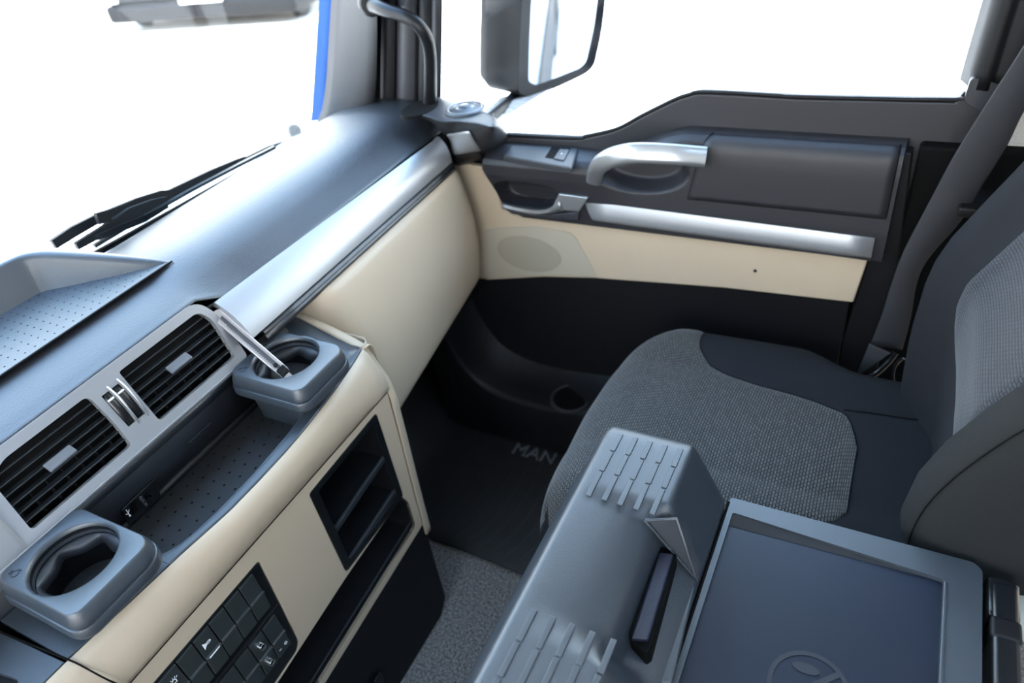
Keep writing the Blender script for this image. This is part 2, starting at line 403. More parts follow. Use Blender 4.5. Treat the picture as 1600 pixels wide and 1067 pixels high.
# armrest body: a skin X(y,t) with its two pockets pushed in
def ztop(y): return lerp(.802, .862, sm(.52, .34, y))
YF = .775
def front_edge(z): return interp(z, [(.66, .70), (.69, .745), (.77, .772), (.80, .765), (.87, .76)])
def arm_pt(y, s):
    zt = ztop(y); xin = 1.245
    # s 0..1 : from the window surround over the ledge, down the face
    prof = [(0, 1.302, zt+.001), (.10, 1.285, zt), (.22, 1.268, zt-.003), (.30, 1.256, zt-.010), (.36, 1.250, zt-.022), (.45, 1.248, zt-.045), (.8, 1.247, .712), (1.0, 1.250, .66)]
    if y > .5:
        prof = [(0, 1.302, zt+.002), (.10, 1.285, zt+.001), (.30, 1.25, zt-.004), (.38, 1.236, zt-.010), (.43, 1.230, zt-.020), (.5, 1.233, zt-.045), (.8, 1.244, .712), (1.0, 1.250, .655)]
    k = sm(.62, .40, y)
    pa = [(0, 1.302, zt+.002), (.10, 1.285, zt+.001), (.30, 1.25, zt-.004), (.38, 1.236, zt-.010), (.43, 1.230, zt-.020), (.5, 1.233, zt-.045), (.8, 1.244, .712), (1.0, 1.250, .655)]
    pb = [(0, 1.302, zt+.001), (.10, 1.285, zt), (.22, 1.268, zt-.003), (.30, 1.256, zt-.010), (.36, 1.250, zt-.022), (.45, 1.248, zt-.045), (.8, 1.247, .712), (1.0, 1.250, .655)]
    f = lambda P, i: interp(s, [(q[0], q[i]) for q in P])
    x = lerp(f(pa, 1), f(pb, 1), k); z = lerp(f(pa, 2), f(pb, 2), k)
    # pull handle bowl
    e = math.hypot((y-.435)/.098, (z-.790)/.048)
    x += .045*sm(1.02, .72, e) if z < zt-.003 else 0
    # door opener pocket
    e2 = max(abs((y-.685)/.068), abs((z-.708)/.036))**1.0
    e2 = (abs((y-.682)/.072)**3.2+abs((z-.712)/.034)**3.2)**(1/3.2)
    x += .045*sm(1.03, .84, e2)
    if y > front_edge(z): y = front_edge(z)
    return V((x, y, z))
rows = []
NY, NS = 190, 110
for i in range(NY+1):
    y = lerp(-.010, .79, i/NY); rows.append([arm_pt(y, j/NS) for j in range(NS+1)])
loft('armrest_body', rows, 'plastic2', door, angle=60)
# rounded end returning to the door
rows = [[arm_pt(-.010, j/NS) for j in range(0, NS+1, 2)], [V((1.30, -.014, arm_pt(-.01, j/NS).z)) for j in range(0, NS+1, 2)]]
loft('armrest_end', rows, 'plastic2', door)
rows = [[arm_pt(.79, j/NS) for j in range(0, NS+1, 2)], [V((1.30, .785, arm_pt(.79, j/NS).z)) for j in range(0, NS+1, 2)]]
loft('armrest_tip', rows, 'plastic2', door)
# storage lid on the armrest: proud skin with a shut line round it
lid_y = (-.002, .302)
rows = []
for i in range(25):
    y = lerp(lid_y[0], lid_y[1], i/24); r = []
    for j in range(19):
        s = lerp(.17, .70, j/18); p = arm_pt(y, s)
        yy = y+(.035*(j/18))*(i/24)
        n = V((-1, 0, .35 if j < 7 else 0)).normalized(); r.append(V((p.x, yy, p.z))+n*.0035)
    rows.append(r)
loft('storage_lid', rows, 'plastic2', door, thick=.003)
lip = [rows[0][j] for j in range(19)]+[rows[i][18] for i in range(25)]+[rows[24][j] for j in range(18, -1, -1)]
tube('shut_line', [p+V((.0022, 0, 0)) for p in lip], .0016, 'deep', door, n=6, sp=0)
# dark pillar-side flank of the door behind the armrest
plate('door_core', [(-.16, .02), (1.15, .02), (1.0, .79), (-.16, .79)], V((1.315, 0, 0)), Y, Z, -X, .01, 'deep', door)
plate('door_flank', [(-.022, .85), (.01, .85), (.012, .66), (.03, .44), (.03, .02), (-.05, .02), (-.04, .6)], V((1.272, 0, 0)), Y, Z, -X, .03, 'black', door, bevel=.004)
# silver strip and its dark under-edge
def strip(name, za, zb, xa, m, y0, y1, prof, parent=door):
    rows = []
    for i in range(13):
        y = lerp(y0, y1, i/12); r = []
        zt = lerp(za[0], za[1], i/12); zl = lerp(zb[0], zb[1], i/12)
        for t, dx in prof: r.append(V((xa-dx, y+ (1-t)*.0-(.018*t if i == 12 else 0)*1, lerp(zt, zl, t))))
        rows.append(r)
    return loft(name, rows, m, parent, thick=.002)
strip('silver_strip', (.703, .714), (.664, .673), 1.250, 'silver', .008, .55, [(0, 0), (.03, .004), (.15, .006), (.5, .0095), (.85, .0105), (1, .008)])
strip('strip_underside', (.664, .673), (.650, .661), 1.250, 'plastic', .008, .535, [(0, .004), (.5, .002), (1, -.012)])
# cream insert
crm = pyz([(722, 256), (765, 262), (785, 328), (905, 346), (1356, 406), (1333, 473), (1130, 450), (930, 435), (850, 433), (752, 438)], 1.262)
crm = [(crm[0][0]+.10, crm[0][1])]+crm+[(crm[-1][0]+.12, crm[-1][1]+.005)]
plate('cream_insert', crm, V((1.262, 0, 0)), Y, Z, -X, .014, 'cream', door, bevel=.003, seg=3)
g = pyz([(757, 356), (840, 354), (896, 364), (934, 433), (850, 430), (762, 434)], 1.2605)
plate('speaker_grille', rnd(g, [.01, .0, .02, .006, 0, .006]), V((1.2595, 0, 0)), Y, Z, -X, .004, 'grille', door, bevel=.0015)
gc = px(826, 398, x=1.2595)
plate('speaker_mesh', [(gc.y+.080*math.cos(q), gc.z+.002+.046*math.sin(q)) for q in [2*math.pi*k/40 for k in range(40)]], V((1.2583, 0, 0)), Y, Z, -X, .002, 'speaker', door, bevel=.0006)
lathe('panel_clip', [(.0035, 0), (.0032, .0015), (0, .0018)], px(1180, 423, x=1.262), -X, 'black', door, n=14)
# lower dark door with its pocket
plate('lower_panel', [(.03, .02), (1.0, .02), (1.0, .50), (.88, .470), (.54, .520), (.03, .558)], V((1.270, 0, 0)), Y, Z, -X, .02, 'black', door, bevel=.003)
curve = spline([V((0, .955, .50)), V((0, .915, .40)), V((0, .885, .30)), V((0, .83, .225)), V((0, .74, .195)), V((0, .62, .195)), V((0, .45, .215)), V((0, .2, .24)), V((0, .03, .25))], 8)
cupc = V((1.20, .63, 0))
rows = []
for p in curve:
    d = 0
    rows.append([V((1.272, p.y-.02, p.z+.03)), V((1.25, p.y-.01, p.z+.012)), V((1.20, p.y, p.z+.002)), V((1.165, p.y, p.z)), V((1.156, p.y, p.z-.004)), V((1.152, p.y, p.z-.014)), V((1.165, p.y+.02, max(.01, p.z-.15))), V((1.18, p.y+.02, .004))])
loft('door_pocket', rows, 'black', door, angle=70)
cc = V((1.195, .60, .200))
lathe('bottle_recess', [(.050, -.002), (.050, .003), (.046, .004), (.043, .0015), (.042, -.0)], cc, Z, 'plastic', door, n=36)
lathe('recess_floor', [(.043, .0024), (.0, .0022)], cc, Z, 'deep', door, n=36)
# switch panel with window switch
sw_o = [px(u, v, z=.806) for u, v in [(798, 226), (905, 231), (893, 262), (786, 243)]]
def lofted_pad(name, P, drop, m, parent, inset=.003):
    c = sum(P, V())/len(P)
    r0 = [p+V((0, 0, -drop)) for p in P]; r1 = [p+V((0, 0, -inset)) for p in P]; r2 = [p.lerp(c, .05) for p in P]
    vs = r0+r1+r2; n = len(P); fs = [tuple(range(2*n, 3*n))]
    for k in range(2):
        for i in range(n): fs.append((k*n+i, k*n+(i+1) % n, (k+1)*n+(i+1) % n, (k+1)*n+i))
    return build(name, vs, fs, m, parent, True, bevel=.0012)
swp = lofted_pad('switch_panel', sw_o, .012, 'plastic', door)
well = [px(u, v, z=.8065) for u, v in [(862, 229), (892, 231), (882, 251), (851, 246)]]
build('switch_well', well+[p-Z*.004 for p in well], [(0, 1, 2, 3), (4, 5, 6, 7), (0, 1, 5, 4), (1, 2, 6, 5), (2, 3, 7, 6), (3, 0, 4, 7)], 'deep', door, bevel=.0008)
lev = [px(u, v, z=.8085) for u, v in [(875, 232), (890, 233), (881, 250), (865, 247)]]
ws = build('window_switch', lev+[p-Z*.006 for p in lev], [(0, 1, 2, 3), (4, 5, 6, 7), (0, 1, 5, 4), (1, 2, 6, 5), (2, 3, 7, 6), (3, 0, 4, 7)], 'plastic', door, bevel=.001)
ctr = sum(lev, V())/4
lathe('indicator', [(.0014, 0), (.0012, .0006), (0, .0006)], ctr+Z*.0003, Z, 'white', door, n=10)
# bright pull handle (arched bar)
hp = [V((1.252, .545, .765)), V((1.228, .540, .795)), V((1.205, .515, .825)), V((1.195, .48, .838)), V((1.195, .44, .842)), V((1.200, .37, .842)), V((1.215, .315, .846))]
hp = [px(928, 283, x=1.232), px(934, 262, x=1.218), px(952, 248, x=1.208), px(976, 241, x=1.203), px(1003, 239, x=1.203), px(1050, 241, x=1.212), px(1102, 245, x=1.232)]
P = spline(hp, 8); rows = []; N = len(P)
for i, p in enumerate(P):
    t = (P[min(i+1, N-1)]-P[max(i-1, 0)]).normalized()
    a = (Z-t*Z.dot(t)).normalized() if abs(t.z) < .95 else (Y-t*Y.dot(t)).normalized()
    vdir = (P[i]-EYE).normalized(); b = t.cross(vdir).normalized(); d = t.cross(b).normalized()
    if b.z < 0: b = -b
    hw = lerp(.0155, .0185, sm(0, .35, i/(N-1))); hd = .010
    rows.append([p+b*hw*math.copysign(abs(math.cos(q))**.7, math.cos(q))+d*hd*math.copysign(abs(math.sin(q))**.7, math.sin(q)) for q in [2*math.pi*k/24 for k in range(24)]])
loft('pull_handle', rows, 'silver2', door, closed=True, caps=True, angle=60)
# door opener lever
dl = [px(784, 319, x=1.236), px(810, 325, x=1.234), px(838, 329, x=1.232), px(858, 326, x=1.232), px(874, 315, x=1.234)]
rows = []
low = [px(u, v, x=1.238) for u, v in [(787, 325), (812, 332), (840, 336), (862, 334), (880, 330)]]
rows.append([p+V((.012, 0, 0)) for p in spline(dl, 6)]); rows.append(spline(dl, 6)); rows.append([a.lerp(b, .5)+V((-.004, 0, 0)) for a, b in zip(spline(dl, 6), spline(low, 6))]); rows.append(spline(low, 6))
ol = loft('opener_lever', rows, 'silver2', door, thick=.002)
pad = [px(u, v, x=1.237) for u, v in [(873, 303), (919, 309), (905, 331), (861, 327)]]
def quadpad(name, P, t, m, parent, bv=.002):
    n = (P[1]-P[0]).cross(P[3]-P[0]).normalized()
    if n.dot(EYE-P[0]) < 0: n = -n
    k = len(P); vs = P+[p-n*t for p in P]
    fs = [tuple(range(k)), tuple(range(2*k-1, k-1, -1))]+[(i, (i+1) % k, (i+1) % k+k, i+k) for i in range(k)]
    return build(name, vs, fs, m, parent, True, bevel=bv, seg=3)
quadpad('lever_pad', pad, .008, 'silver2', door)
quadpad('lever_shroud', [px(u, v, x=1.241) for u, v in [(787, 326), (840, 337), (905, 331), (903, 345), (850, 341), (800, 335)]], .01, 'plastic', door)

from mathutils.bvhtree import BVHTree
def skin(o):
    me = o.data; return BVHTree.FromPolygons([v.co.copy() for v in me.vertices], [tuple(p.vertices) for p in me.polygons])
def on(b, u, v, off=.003):
    d = ray(u, v).normalized(); h = b.ray_cast(EYE, d)
    n = h[1] if h[1].dot(d) < 0 else -h[1]
    return h[0]+n*off
# ================================================================== DASHBOARD
dash = empty('dashboard', (.6, .95, .0), 'charcoal and cream truck dashboard with silver trim below the windscreen', 'dashboard')
# upper pad
SX = [-.78, .0, .30, .50, .555, .60, .66, .8, .95, 1.1, 1.2, 1.29]
padA = [(1.19, .840), (1.165, .858), (1.12, .874), (1.05, .886), (.985, .8895), (.945, .885), (.915, .874), (.892, .861), (.876, .851), (.867, .8455), (.864, .842)]
padB = [(1.19, .840), (1.165, .858), (1.12, .874), (1.05, .884), (.985, .885), (.945, .879), (.915, .8745), (.895, .871), (.882, .868), (.872, .8655), (.870, .863)]
rows = []
for x in SX:
    k = sm(.555, .60, x)
    rows.append(spline([V((x, lerp(b[0], a[0], k), lerp(b[1], a[1], k))) for a, b in zip(padA, padB)], 4))
loft('top_pad', rows, 'dash', dash, thick=.004, angle=80)
# silver strip, passenger side
rows = []
for i in range(15):
    t = i/14; x = lerp(.577, 1.205, t)
    top = V((x, lerp(.867, .851, t), .8455)); bot = V((x, lerp(.812, .829, t), .790))
    n = V((0, -.72, .69)); r = [top+V((0, .012, -.012)), top+n*-.002]
    for s in (.02, .08, .2, .35, .5, .65, .8, .92, 1): r.append(top.lerp(bot, s)+n*(.010*math.sin(math.pi*min(1, s*.92+.03))**.8+.002))
    r.append(bot+V((0, .014, -.004)))
    rows.append(r)
rows.insert(0, [p+V((-.0, .012, -.006)) for p in rows[0]]); rows.append([p+V((.006, .010, -.004)) for p in rows[-1]])
loft('silver_strip', rows, 'silver', dash, thick=.002, angle=40)
# padded ribs below the strip
rows = []
for i in range(9):
    t = i/8; x = lerp(.60, 1.212, t); y = lerp(.813, .830, t)
    rows.append([V((x, y+.004, .791)), V((x, y-.003, .787)), V((x, y-.005, .783)), V((x, y-.001, .7805)), V((x, y-.005, .778)), V((x, y-.006, .773)), V((x, y-.002, .768)), V((x, y+.02, .764))])
loft('padded_edge', rows, 'dash', dash, thick=.002, angle=80)
# cream glovebox front
rows = []
yt = lambda x: lerp(.800, .826, (x-.66)/.56)
yb = lambda x: lerp(.738, .813, (x-.75)/.47)
for x, e in [(.702, .10), (.712, .050), (.722, .026), (.734, .010), (.748, .002), (.77, 0), (.82, 0), (.95, 0), (1.1, 0), (1.19, 0), (1.212, .002), (1.218, .012), (1.219, .04)]:
    a = yt(x); b = yb(x); r = [V((x, a+.03+e, .772)), V((x, a+.004+e, .7725)), V((x, a-.004+e, .769))]
    for t in [k/12 for k in range(13)]:
        z = lerp(.760, .515, t); y = lerp(a-.009, b-.004, t)-.016*math.sin(math.pi*t)
        r.append(V((x, y+e, z)))
    r += [V((x, b-.001+e, .506)), V((x, b+.008+e, .501)), V((x, b+.05, .497))]
    rows.append(r)
loft('glovebox_lid', rows, 'cream', dash, thick=.004, angle=80)
extr('glovebox_underside', [(.80, .498), (.9, .49), (1.22, .46)], .60, 1.219, 'deep', dash, thick=.006)
box('end_filler', (1.215, .84, .46), (1.232, 1.2, .84), 'deep', dash)

# --- vent frame on its tilted plane
FQ = V((0, .868, .865)); FN = V((0, -.929, .370)).normalized(); FU = V((0, -.370, -.929)).normalized()
def fr(u, v, off=0):
    p = px(u, v, n=FN, q=FQ+FN*off); return (p.x, (p-FQ).dot(FU))
def frp(a, b, w=0): return FQ+X*a+FU*b+FN*w
SB = .116
outer = rnd([(.02, 0), (.553, 0), (.570, .035), (.568, SB-.004), (.553, SB), (.02, SB)], [.01, .02, .03, .012, .006, .01])
hR = rnd([(.403, .0145), (.546, .0145), (.557, .035), (.552, .100), (.403, .100)], [.004, .02, .03, .006, .006])
hL = rnd([(.206, .100), (.355, .100), (.357, .06), (.354, .0145), (.232, .0145), (.212, .03)], [.006, .006, .03, .01, .02, .03])
hT1 = [(.382, .026), (.394, .026), (.395, .079), (.383, .079)]; hT2 = [(.366, .026), (.378, .026), (.379, .079), (.367, .079)]
vf = plate('vent_frame', outer, FQ, X, FU, FN, .010, 'silver', dash, holes=[hR, hL, hT1, hT2], bevel=.0016, seg=3)
# curved lower lip of the frame and the rough flange under it
rows = []
for x in (.02, .2, .38, .5, .548, .566):
    r = []
    for k in range(7):
        a = k/6*1.35; r.append(frp(x, SB-.004+.006*math.sin(a), -.010*(1-math.cos(a))))
    rows.append(r)
loft('frame_lip', rows, 'silver', dash, thick=.002)
rows = [[frp(x, SB+.001, -.007), frp(x, SB+.011, -.011), frp(x, SB+.019, -.020), frp(x, SB+.022, -.034)] for x in (.0, .2, .4, .585)]
loft('frame_flange', rows, 'dash', dash, thick=.002)
# louvre boxes
def vent(x0, x1):
    vb = box('vent_duct', (x0-.006, .868, .745), (x1+.006, .93, .85), 'deep', dash)
    n = 6
    for k in range(n):
        b = lerp(.020, .096, (k+.45)/n)
        c = frp((x0+x1)/2, b, -.012); c.x = (x0+x1)/2
        A = X*((x1-x0)/2+.001); B = V((0, .93, -.12)).normalized()*.0052; Cc = V((0, .12, .93)).normalized()*.0011
        obox('slat', c, A, B, Cc, 'slat', dash, bevel=.0008)
        if k < 3:
            for q in range(6):
                cx = lerp(x0+.012, x1-.012, q/5)
    for q in range(7):
        cx = lerp(x0+.010, x1-.010, q/6)
        obox('vane', frp(cx, .058, -.034), X*.0008, FU*.045, FN*.006, 'black', dash)
        obox('vane_clip', frp(cx, .018, -.016), X*.0025, FU*.003, FN*.003, 'pillar', dash, bevel=.0008)
    cx = (x0+x1)/2-.015 if x0 > .3 else (x0+x1)/2-.012
    o = obox('vent_tab', frp(cx+.012, .055, -.001), X*.019, V((0, -.80, -.42)).normalized()*.007, V((0, -.42, .80)).normalized()*.0022, 'tab', dash, bevel=.0012)
vent(.403, .555); vent(.206, .357)
for xc in (.3725, .3885):
    rows = []
    for k in range(25):
        a = lerp(-1.1, 1.1, k/24); rows.append([frp(xc-.0054, .0525+.030*math.sin(a), -.010+.012*(math.cos(a))/1), frp(xc+.0054, .0525+.030*math.sin(a), -.010+.012*math.cos(a))])
    tw = loft('thumbwheel', rows, 'gloss', dash, thick=.003)
    obox('thumbwheel_mark', frp(xc, .036, .0012), X*.0045, FU*.0012, FN*.0006, 'white', dash)
# rib between wheels
for xc in (.3805, .3965):
    tube('wheel_rib', [frp(xc-.001, .020, .000), frp(xc, .035, .0035), frp(xc, .0525, .005), frp(xc, .070, .0035), frp(xc, .084, .000)], .0013, 'silver2', dash, n=8, sp=4)

# silver shell left of the vents
rows = []
for x in (-.40, -.1, .02, .12, .165, .186, .192):
    r = [frp(x, b-.004+.0, .003-.02*((b/.13-.4)**2)) for b in [k/8*.135 for k in range(9)]]
    rows.append(r)
loft('side_shell', rows, 'silver', dash, thick=.002)

# --- storage tray
TZ = .668
tray = plate('tray_floor', [(.20, .735), (.27, .716), (.35, .708), (.45, .708), (.55, .730), (.64, .74), (.64, .86), (.20, .86)], V((0, 0, TZ)), X, Y, Z, .004, 'rubber', dash)
bm_v = []; bm_f = []
for i in range(20):
    for j in range(5):
        x = .215+i*.021; y = .730+j*.021
        if i % 2: y += .0105
        n = len(bm_v); rr = .0016
        bm_v += [V((x-rr, y-rr, TZ)), V((x+rr, y-rr, TZ)), V((x+rr, y+rr, TZ)), V((x-rr, y+rr, TZ)), V((x, y, TZ+.0012))]
        bm_f += [(n, n+1, n+4), (n+1, n+2, n+4), (n+2, n+3, n+4), (n+3, n, n+4)]
tag(build('tray_pimples', bm_v, bm_f, 'deep', dash), kind='stuff')
extr('tray_back_wall', [(.872, .752), (.850, .7515), (.836, .748), (.832, .742), (.838, .700), (.840, .668)], .12, .66, 'plastic', dash, thick=.003)
extr('tray_step', [(.840, .678), (.833, .677), (.832, .669)], .20, .64, 'rubber', dash, thick=.001)
# socket panel on the tray wall
sk = [px(u, v, y=.832) for u, v in [(190, 797), (243, 747), (252, 775), (202, 822)]]
sp_ = quadpad('socket_panel', sk, .004, 'gloss', dash, bv=.0012)
quadpad('usb_port', [px(u, v, y=.8305) for u, v in [(205, 789), (212, 783), (216, 797), (209, 804)]], .003, 'deep', dash, bv=.0004)
pj = px(233, 775, y=.8305)
lathe('audio_jack', [(.0045, .0), (.0045, .0018), (.0025, .0018), (.002, -.002), (0, -.002)], pj, -Y, 'black', dash, n=20)
text('socket_lettering', 'AUX-IN', .0062, px(224, 783, y=.8295), V((0.05, 0, -1)), V((1, 0, .05)), 'greyprint', dash)
# usb mark: stem, ball, arrow
ub = px(200, 801, y=.8295)
obox('usb_symbol', ub, Z*.0058, X*.0004, Y*.0003, 'white', dash)
obox('usb_symbol', ub+V((.0018, 0, .001)), V((.0016, 0, .0016)), V((.0003, 0, -.0003)), Y*.0003, 'white', dash)
obox('usb_symbol', ub+V((-.0018, 0, -.001)), V((-.0016, 0, .0016)), V((.0003, 0, .0003)), Y*.0003, 'white', dash)
lathe('usb_symbol', [(.0014, 0), (.0014, .0005), (0, .0005)], ub+Z*-.0058, -Y, 'white', dash, n=10)
obox('wall_rib', px(312, 676, y=.833), X*.022, Z*.0009, Y*.0016, 'plastic', dash, bevel=.0005)

# --- top ledge round the tray
top_edge = [(-.35, .730), (-.1, .722), (.0, .716), (.125, .712), (.20, .705), (.282, .698), (.353, .689), (.41, .688), (.473, .689), (.521, .693), (.60, .703), (.66, .714), (.700, .724)]
def ye(x): return interp(x, top_edge)
inn = [(.125, .80), (.235, .80), (.255, .745), (.272, .722), (.288, .7135), (.31, .7095), (.35, .706), (.42, .706), (.50, .7125), (.528, .7165), (.545, .724), (.556, .735), (.575, .79), (.69, .81)]
rows = []
xs = [lerp(.262, .56, i/40) for i in range(41)]
def yi(x): return interp(x, [(a, b) for a, b in inn if .25 < a < .58])
for x in xs:
    a = ye(x); b = yi(x)
    rows.append([V((x, a-.001, .695)), V((x, a, .699)), V((x, a+.0015, .7003)), V((x, lerp(a, b, .55), .7003)), V((x, lerp(a, b, .62), .6985)), V((x, b-.001, .6980)), V((x, b+.001, .6965)), V((x, b+.0015, .690)), V((x, b+.002, .667))])
loft('tray_rim', rows, 'hump', dash, angle=24)
plate('ledge', [(.125, ye(.125)), (.20, ye(.2)), (.262, ye(.262)), (.262, yi(.262)), (.25, .745), (.25, .835), (.125, .835)], V((0, 0, .7003)), X, Y, Z, .01, 'hump', dash, bevel=.001)
led = [(.555, ye(.555)), (.60, ye(.6)), (.66, ye(.66)), (.699, ye(.699)), (.699, .734), (.64, .748), (.60, .80), (.575, .80), (.558, .74)]
plate('ledge', led, V((0, 0, .7003)), X, Y, Z, .01, 'hump', dash, bevel=.001)
# sloped cover behind the right holder, up to the padded edge
rows = []
for t in [i/6 for i in range(7)]:
    x = lerp(.560, .702, t)
    rows.append([V((x, .728, .7005)), V((x, .742, .7015)), V((x, .77, .710)), V((x, .80, .722)), V((x, .84, .738)), V((x, .88, .748))])
loft('corner_cover', rows, 'hump', dash, thick=.003)

# --- cream fascia
def crease_y(x): return .690
rows = []
for x in [lerp(-.35, .700, i/40) for i in range(41)]:
    a = ye(x); r = [V((x, a+.002, .694)), V((x, a-.0012, .6985)), V((x, a-.0045, .6975)), V((x, a-.010, .6935)), V((x, a-.0145, .687))]
    yb_ = .6895; ymid = a-.018
    for t in (.1, .25, .45, .65, .85, 1): r.append(V((x, lerp(ymid, yb_, t)-.006*math.sin(math.pi*t), lerp(.680, .6212, t))))
    r.append(V((x, yb_+.003, .6202))); rows.append(r)
loft('fascia_top', rows, 'cream', dash, thick=.002, angle=60)
mod = rnd([(.475, .600), (.655, .607), (.6565, .397), (.4805, .397)], [.006, .008, .010, .008])
slot = rnd([(.10, .345), (.479, .389), (.652, .400), (.664, .372), (.663, .302), (.35, .268), (.10, .235)], [0, 0, .006, .01, .012, 0, 0])
swb = rnd([(.07, .588), (.359, .588), (.354, .388), (.345, .375), (.07, .352)], [0, .006, .010, .006, 0])
fas = [(-.35, .6195), (.693, .6195), (.689, .50), (.683, .36), (.681, .285), (.35, .251), (-.35, .18)]
FY = .690
plate('fascia_panel', fas, V((0, FY, 0)), X, Z, -Y, .006, 'cream', dash, holes=[mod, slot, swb], bevel=.0015, seg=3)
tube('fascia_seam', [V((x, FY-.0006, .6200)) for x in (-.3, 0, .3, .6, .692)], .0007, 'deep', dash, n=6, sp=0)
# end cheek of the console
chk = [(.712, .736, .700), (.711, .724, .695), (.708, .700, .62), (.704, .694, .5), (.702, .698, .36), (.700, .700, .255)]
def chx(z): return interp(z, [(.255, .689), (.29, .690), (.36, .692), (.5, .698), (.62, .703), (.70, .706)])
rows = []
for z in [.252, .27, .30, .36, .42, .5, .56, .60, .63, .66, .685, .697, .702]:
    k = sm(.60, .70, z); x = chx(z); y0 = .6885+.036*k
    rows.append([V((x-.006, y0+.004, z)), V((x-.005, y0, z)), V((x+.006, y0-.001, z)), V((x+.014, y0+.004, z)), V((x+.019, y0+.012, z)), V((x+.020, y0+.03, z)), V((x+.020, .80, z)), V((x+.019, .95, z))])
loft('end_cheek', rows, 'cream', dash, thick=.002, angle=70)
rows = []
for t in [i/10 for i in range(11)]:
    y = lerp(.720, .88, t); z = interp(y, [(.70, .697), (.735, .6985), (.75, .7035), (.77, .711), (.80, .723), (.84, .739), (.88, .749)]); x = lerp(.703, .699, t)
    rows.append([V((x-.003, y, z-.004)), V((x-.002, y, z+.0005)), V((x+.003, y, z+.0012)), V((x+.011, y, z+.0004)), V((x+.018, y, z-.004)), V((x+.021, y, z-.014)), V((x+.021, y, z-.09))])
loft('cheek_rim', rows, 'cream', dash, thick=.002, angle=80)
# seam line of the left module
tube('module_seam', [V((.125, .712, .7012)), V((.128, ye(.128)-.012, .693)), V((.135, .681, .66)), V((.150, .686, .60)), V((.158, .6885, .5))], .0010, 'deep', dash, n=6, sp=4)
tube('module_seam', [V((.125, .712, .7012)), V((.119, .78, .7012)), V((.112, .86, .7012))], .0013, 'deep', dash, n=6, sp=2)
plate('left_top_plate', [(-.3, .730), (-.1, .722), (.0, .716), (.122, .7115), (.117, .80), (.112, .86), (-.3, .86)], V((0, 0, .7003)), X, Y, Z, .01, 'hump', dash, bevel=.001,
      holes=[rnd([(-.2, .745), (.088, .738), (.080, .795), (-.2, .80)], .012)])
plate('left_pocket_floor', [(-.22, .73), (.1, .73), (.1, .81), (-.22, .81)], V((0, 0, .693)), X, Y, Z, .003, 'black', dash)
obox('left_pocket_pad', (-.03, .765, .6945), X*.09, Y*.018, Z*.001, 'hump', dash, bevel=.001)

# --- storage module
def hollow(name, x0, x1, z0, z1, depth, m, y=FY):
    vs = [(x0, y, z0), (x1, y, z0), (x1, y, z1), (x0, y, z1), (x0, y+depth, z0), (x1, y+depth, z0), (x1, y+depth, z1), (x0, y+depth, z1)]
    fs = [(0, 1, 5, 4), (1, 2, 6, 5), (2, 3, 7, 6), (3, 0, 4, 7), (4, 5, 6, 7)]
    o = build(name, [V(v) for v in vs], fs, m, dash, False)
    s = o.modifiers.new('s', 'SOLIDIFY'); s.thickness = .002; s.offset = 1
    return o
plate('module_bezel', rnd([(.476, .599), (.654, .606), (.6555, .398), (.4815, .398)], .007), V((0, FY-.0010, 0)), X, Z, -Y, .010, 'gloss', dash,
      holes=[rnd([(.492, .588), (.640, .594), (.642, .412), (.496, .412)], .005)], bevel=.001)
hollow('module_box', .490, .643, .410, .596, .13, 'black')
for (zl, zr, dz) in ((.492, .512, 0), (.408, .425, 0)):
    o = build('shelf_plate', [V((.491, .694, zl)), V((.642, .694, zr)), V((.642, .82, zr-.015)), V((.491, .82, zl-.015)), V((.491, .694, zl-.004)), V((.642, .694, zr-.004)), V((.642, .82, zr-.02)), V((.491, .82, zl-.02))],
              [(0, 1, 2, 3), (4, 5, 6, 7), (0, 1, 5, 4), (1, 2, 6, 5), (2, 3, 7, 6), (3, 0, 4, 7)], 'gloss', dash, bevel=.0008)
    o = build('shelf_lip', [V((.491, .690, zl-.008)), V((.642, .690, zr-.008)), V((.642, .690, zr+.003)), V((.491, .690, zl+.003)), V((.491, .698, zl-.008)), V((.642, .698, zr-.008)), V((.642, .6955, zr+.0035)), V((.491, .6955, zl+.0035))],
              [(0, 1, 2, 3), (4, 5, 6, 7), (0, 1, 5, 4), (1, 2, 6, 5), (2, 3, 7, 6), (3, 0, 4, 7)], 'slat', dash, bevel=.001)
# lower slot
vs, fs = plate_geo(slot, [], V((0, FY+.0, 0)), X, Z, -Y, .11)
n = len(slot); fs = [tuple(range(n, 2*n))]+[(i, (i+1) % n, (i+1) % n+n, i+n) for i in range(n)]
o = build('slot_box', vs, fs, 'black', dash, False)
bz = [(.662, .372), (.6615, .304), (.35, .270), (.10, .237)]
tube('slot_edge', [V((a, FY+.006, b+.012)) for a, b in bz[1:]], .0016, 'slat', dash, n=6, sp=0)
# --- switch bank
plate('switch_bezel', rnd([(.07, .586), (.3575, .586), (.3525, .389), (.344, .377), (.07, .354)], [0, .006, .010, .006, 0]), V((0, FY+.0005, 0)), X, Z, -Y, .008, 'gloss', dash, bevel=.001)
obox('bank_divider', ((.07+.350)/2, FY-.0015, .492), X*.142, Z*.0022, Y*.0022, 'black', dash, bevel=.001)
def rocker(x1, z1, w, h, mode=0):
    """one rocker switch: two tilted faces meeting at a ridge"""
    g = .0011; x0 = x1-w+g; zt = z1-g; zm = z1-h*.50; zb = z1-h+g; y = FY-.001
    prof = [(y+.004, zt), (y-.001, zt), (y-.0030, zm+.002), (y-.0062, zm+.0012), (y-.0064, zm-.0012), (y-.0030, zm-.002), (y-.001, zb), (y+.004, zb)]
    return prism('rocker_switch', prof, x0, x1-g, 'switch', dash, bevel=.0007)
PITCH = .0283
for r_, (zt, h, xr) in enumerate([(.582, .080, .342), (.4835, .080, .341)]):
    for k in range(9):
        x1 = xr-k*PITCH
        rk = rocker(x1, zt, PITCH, h)
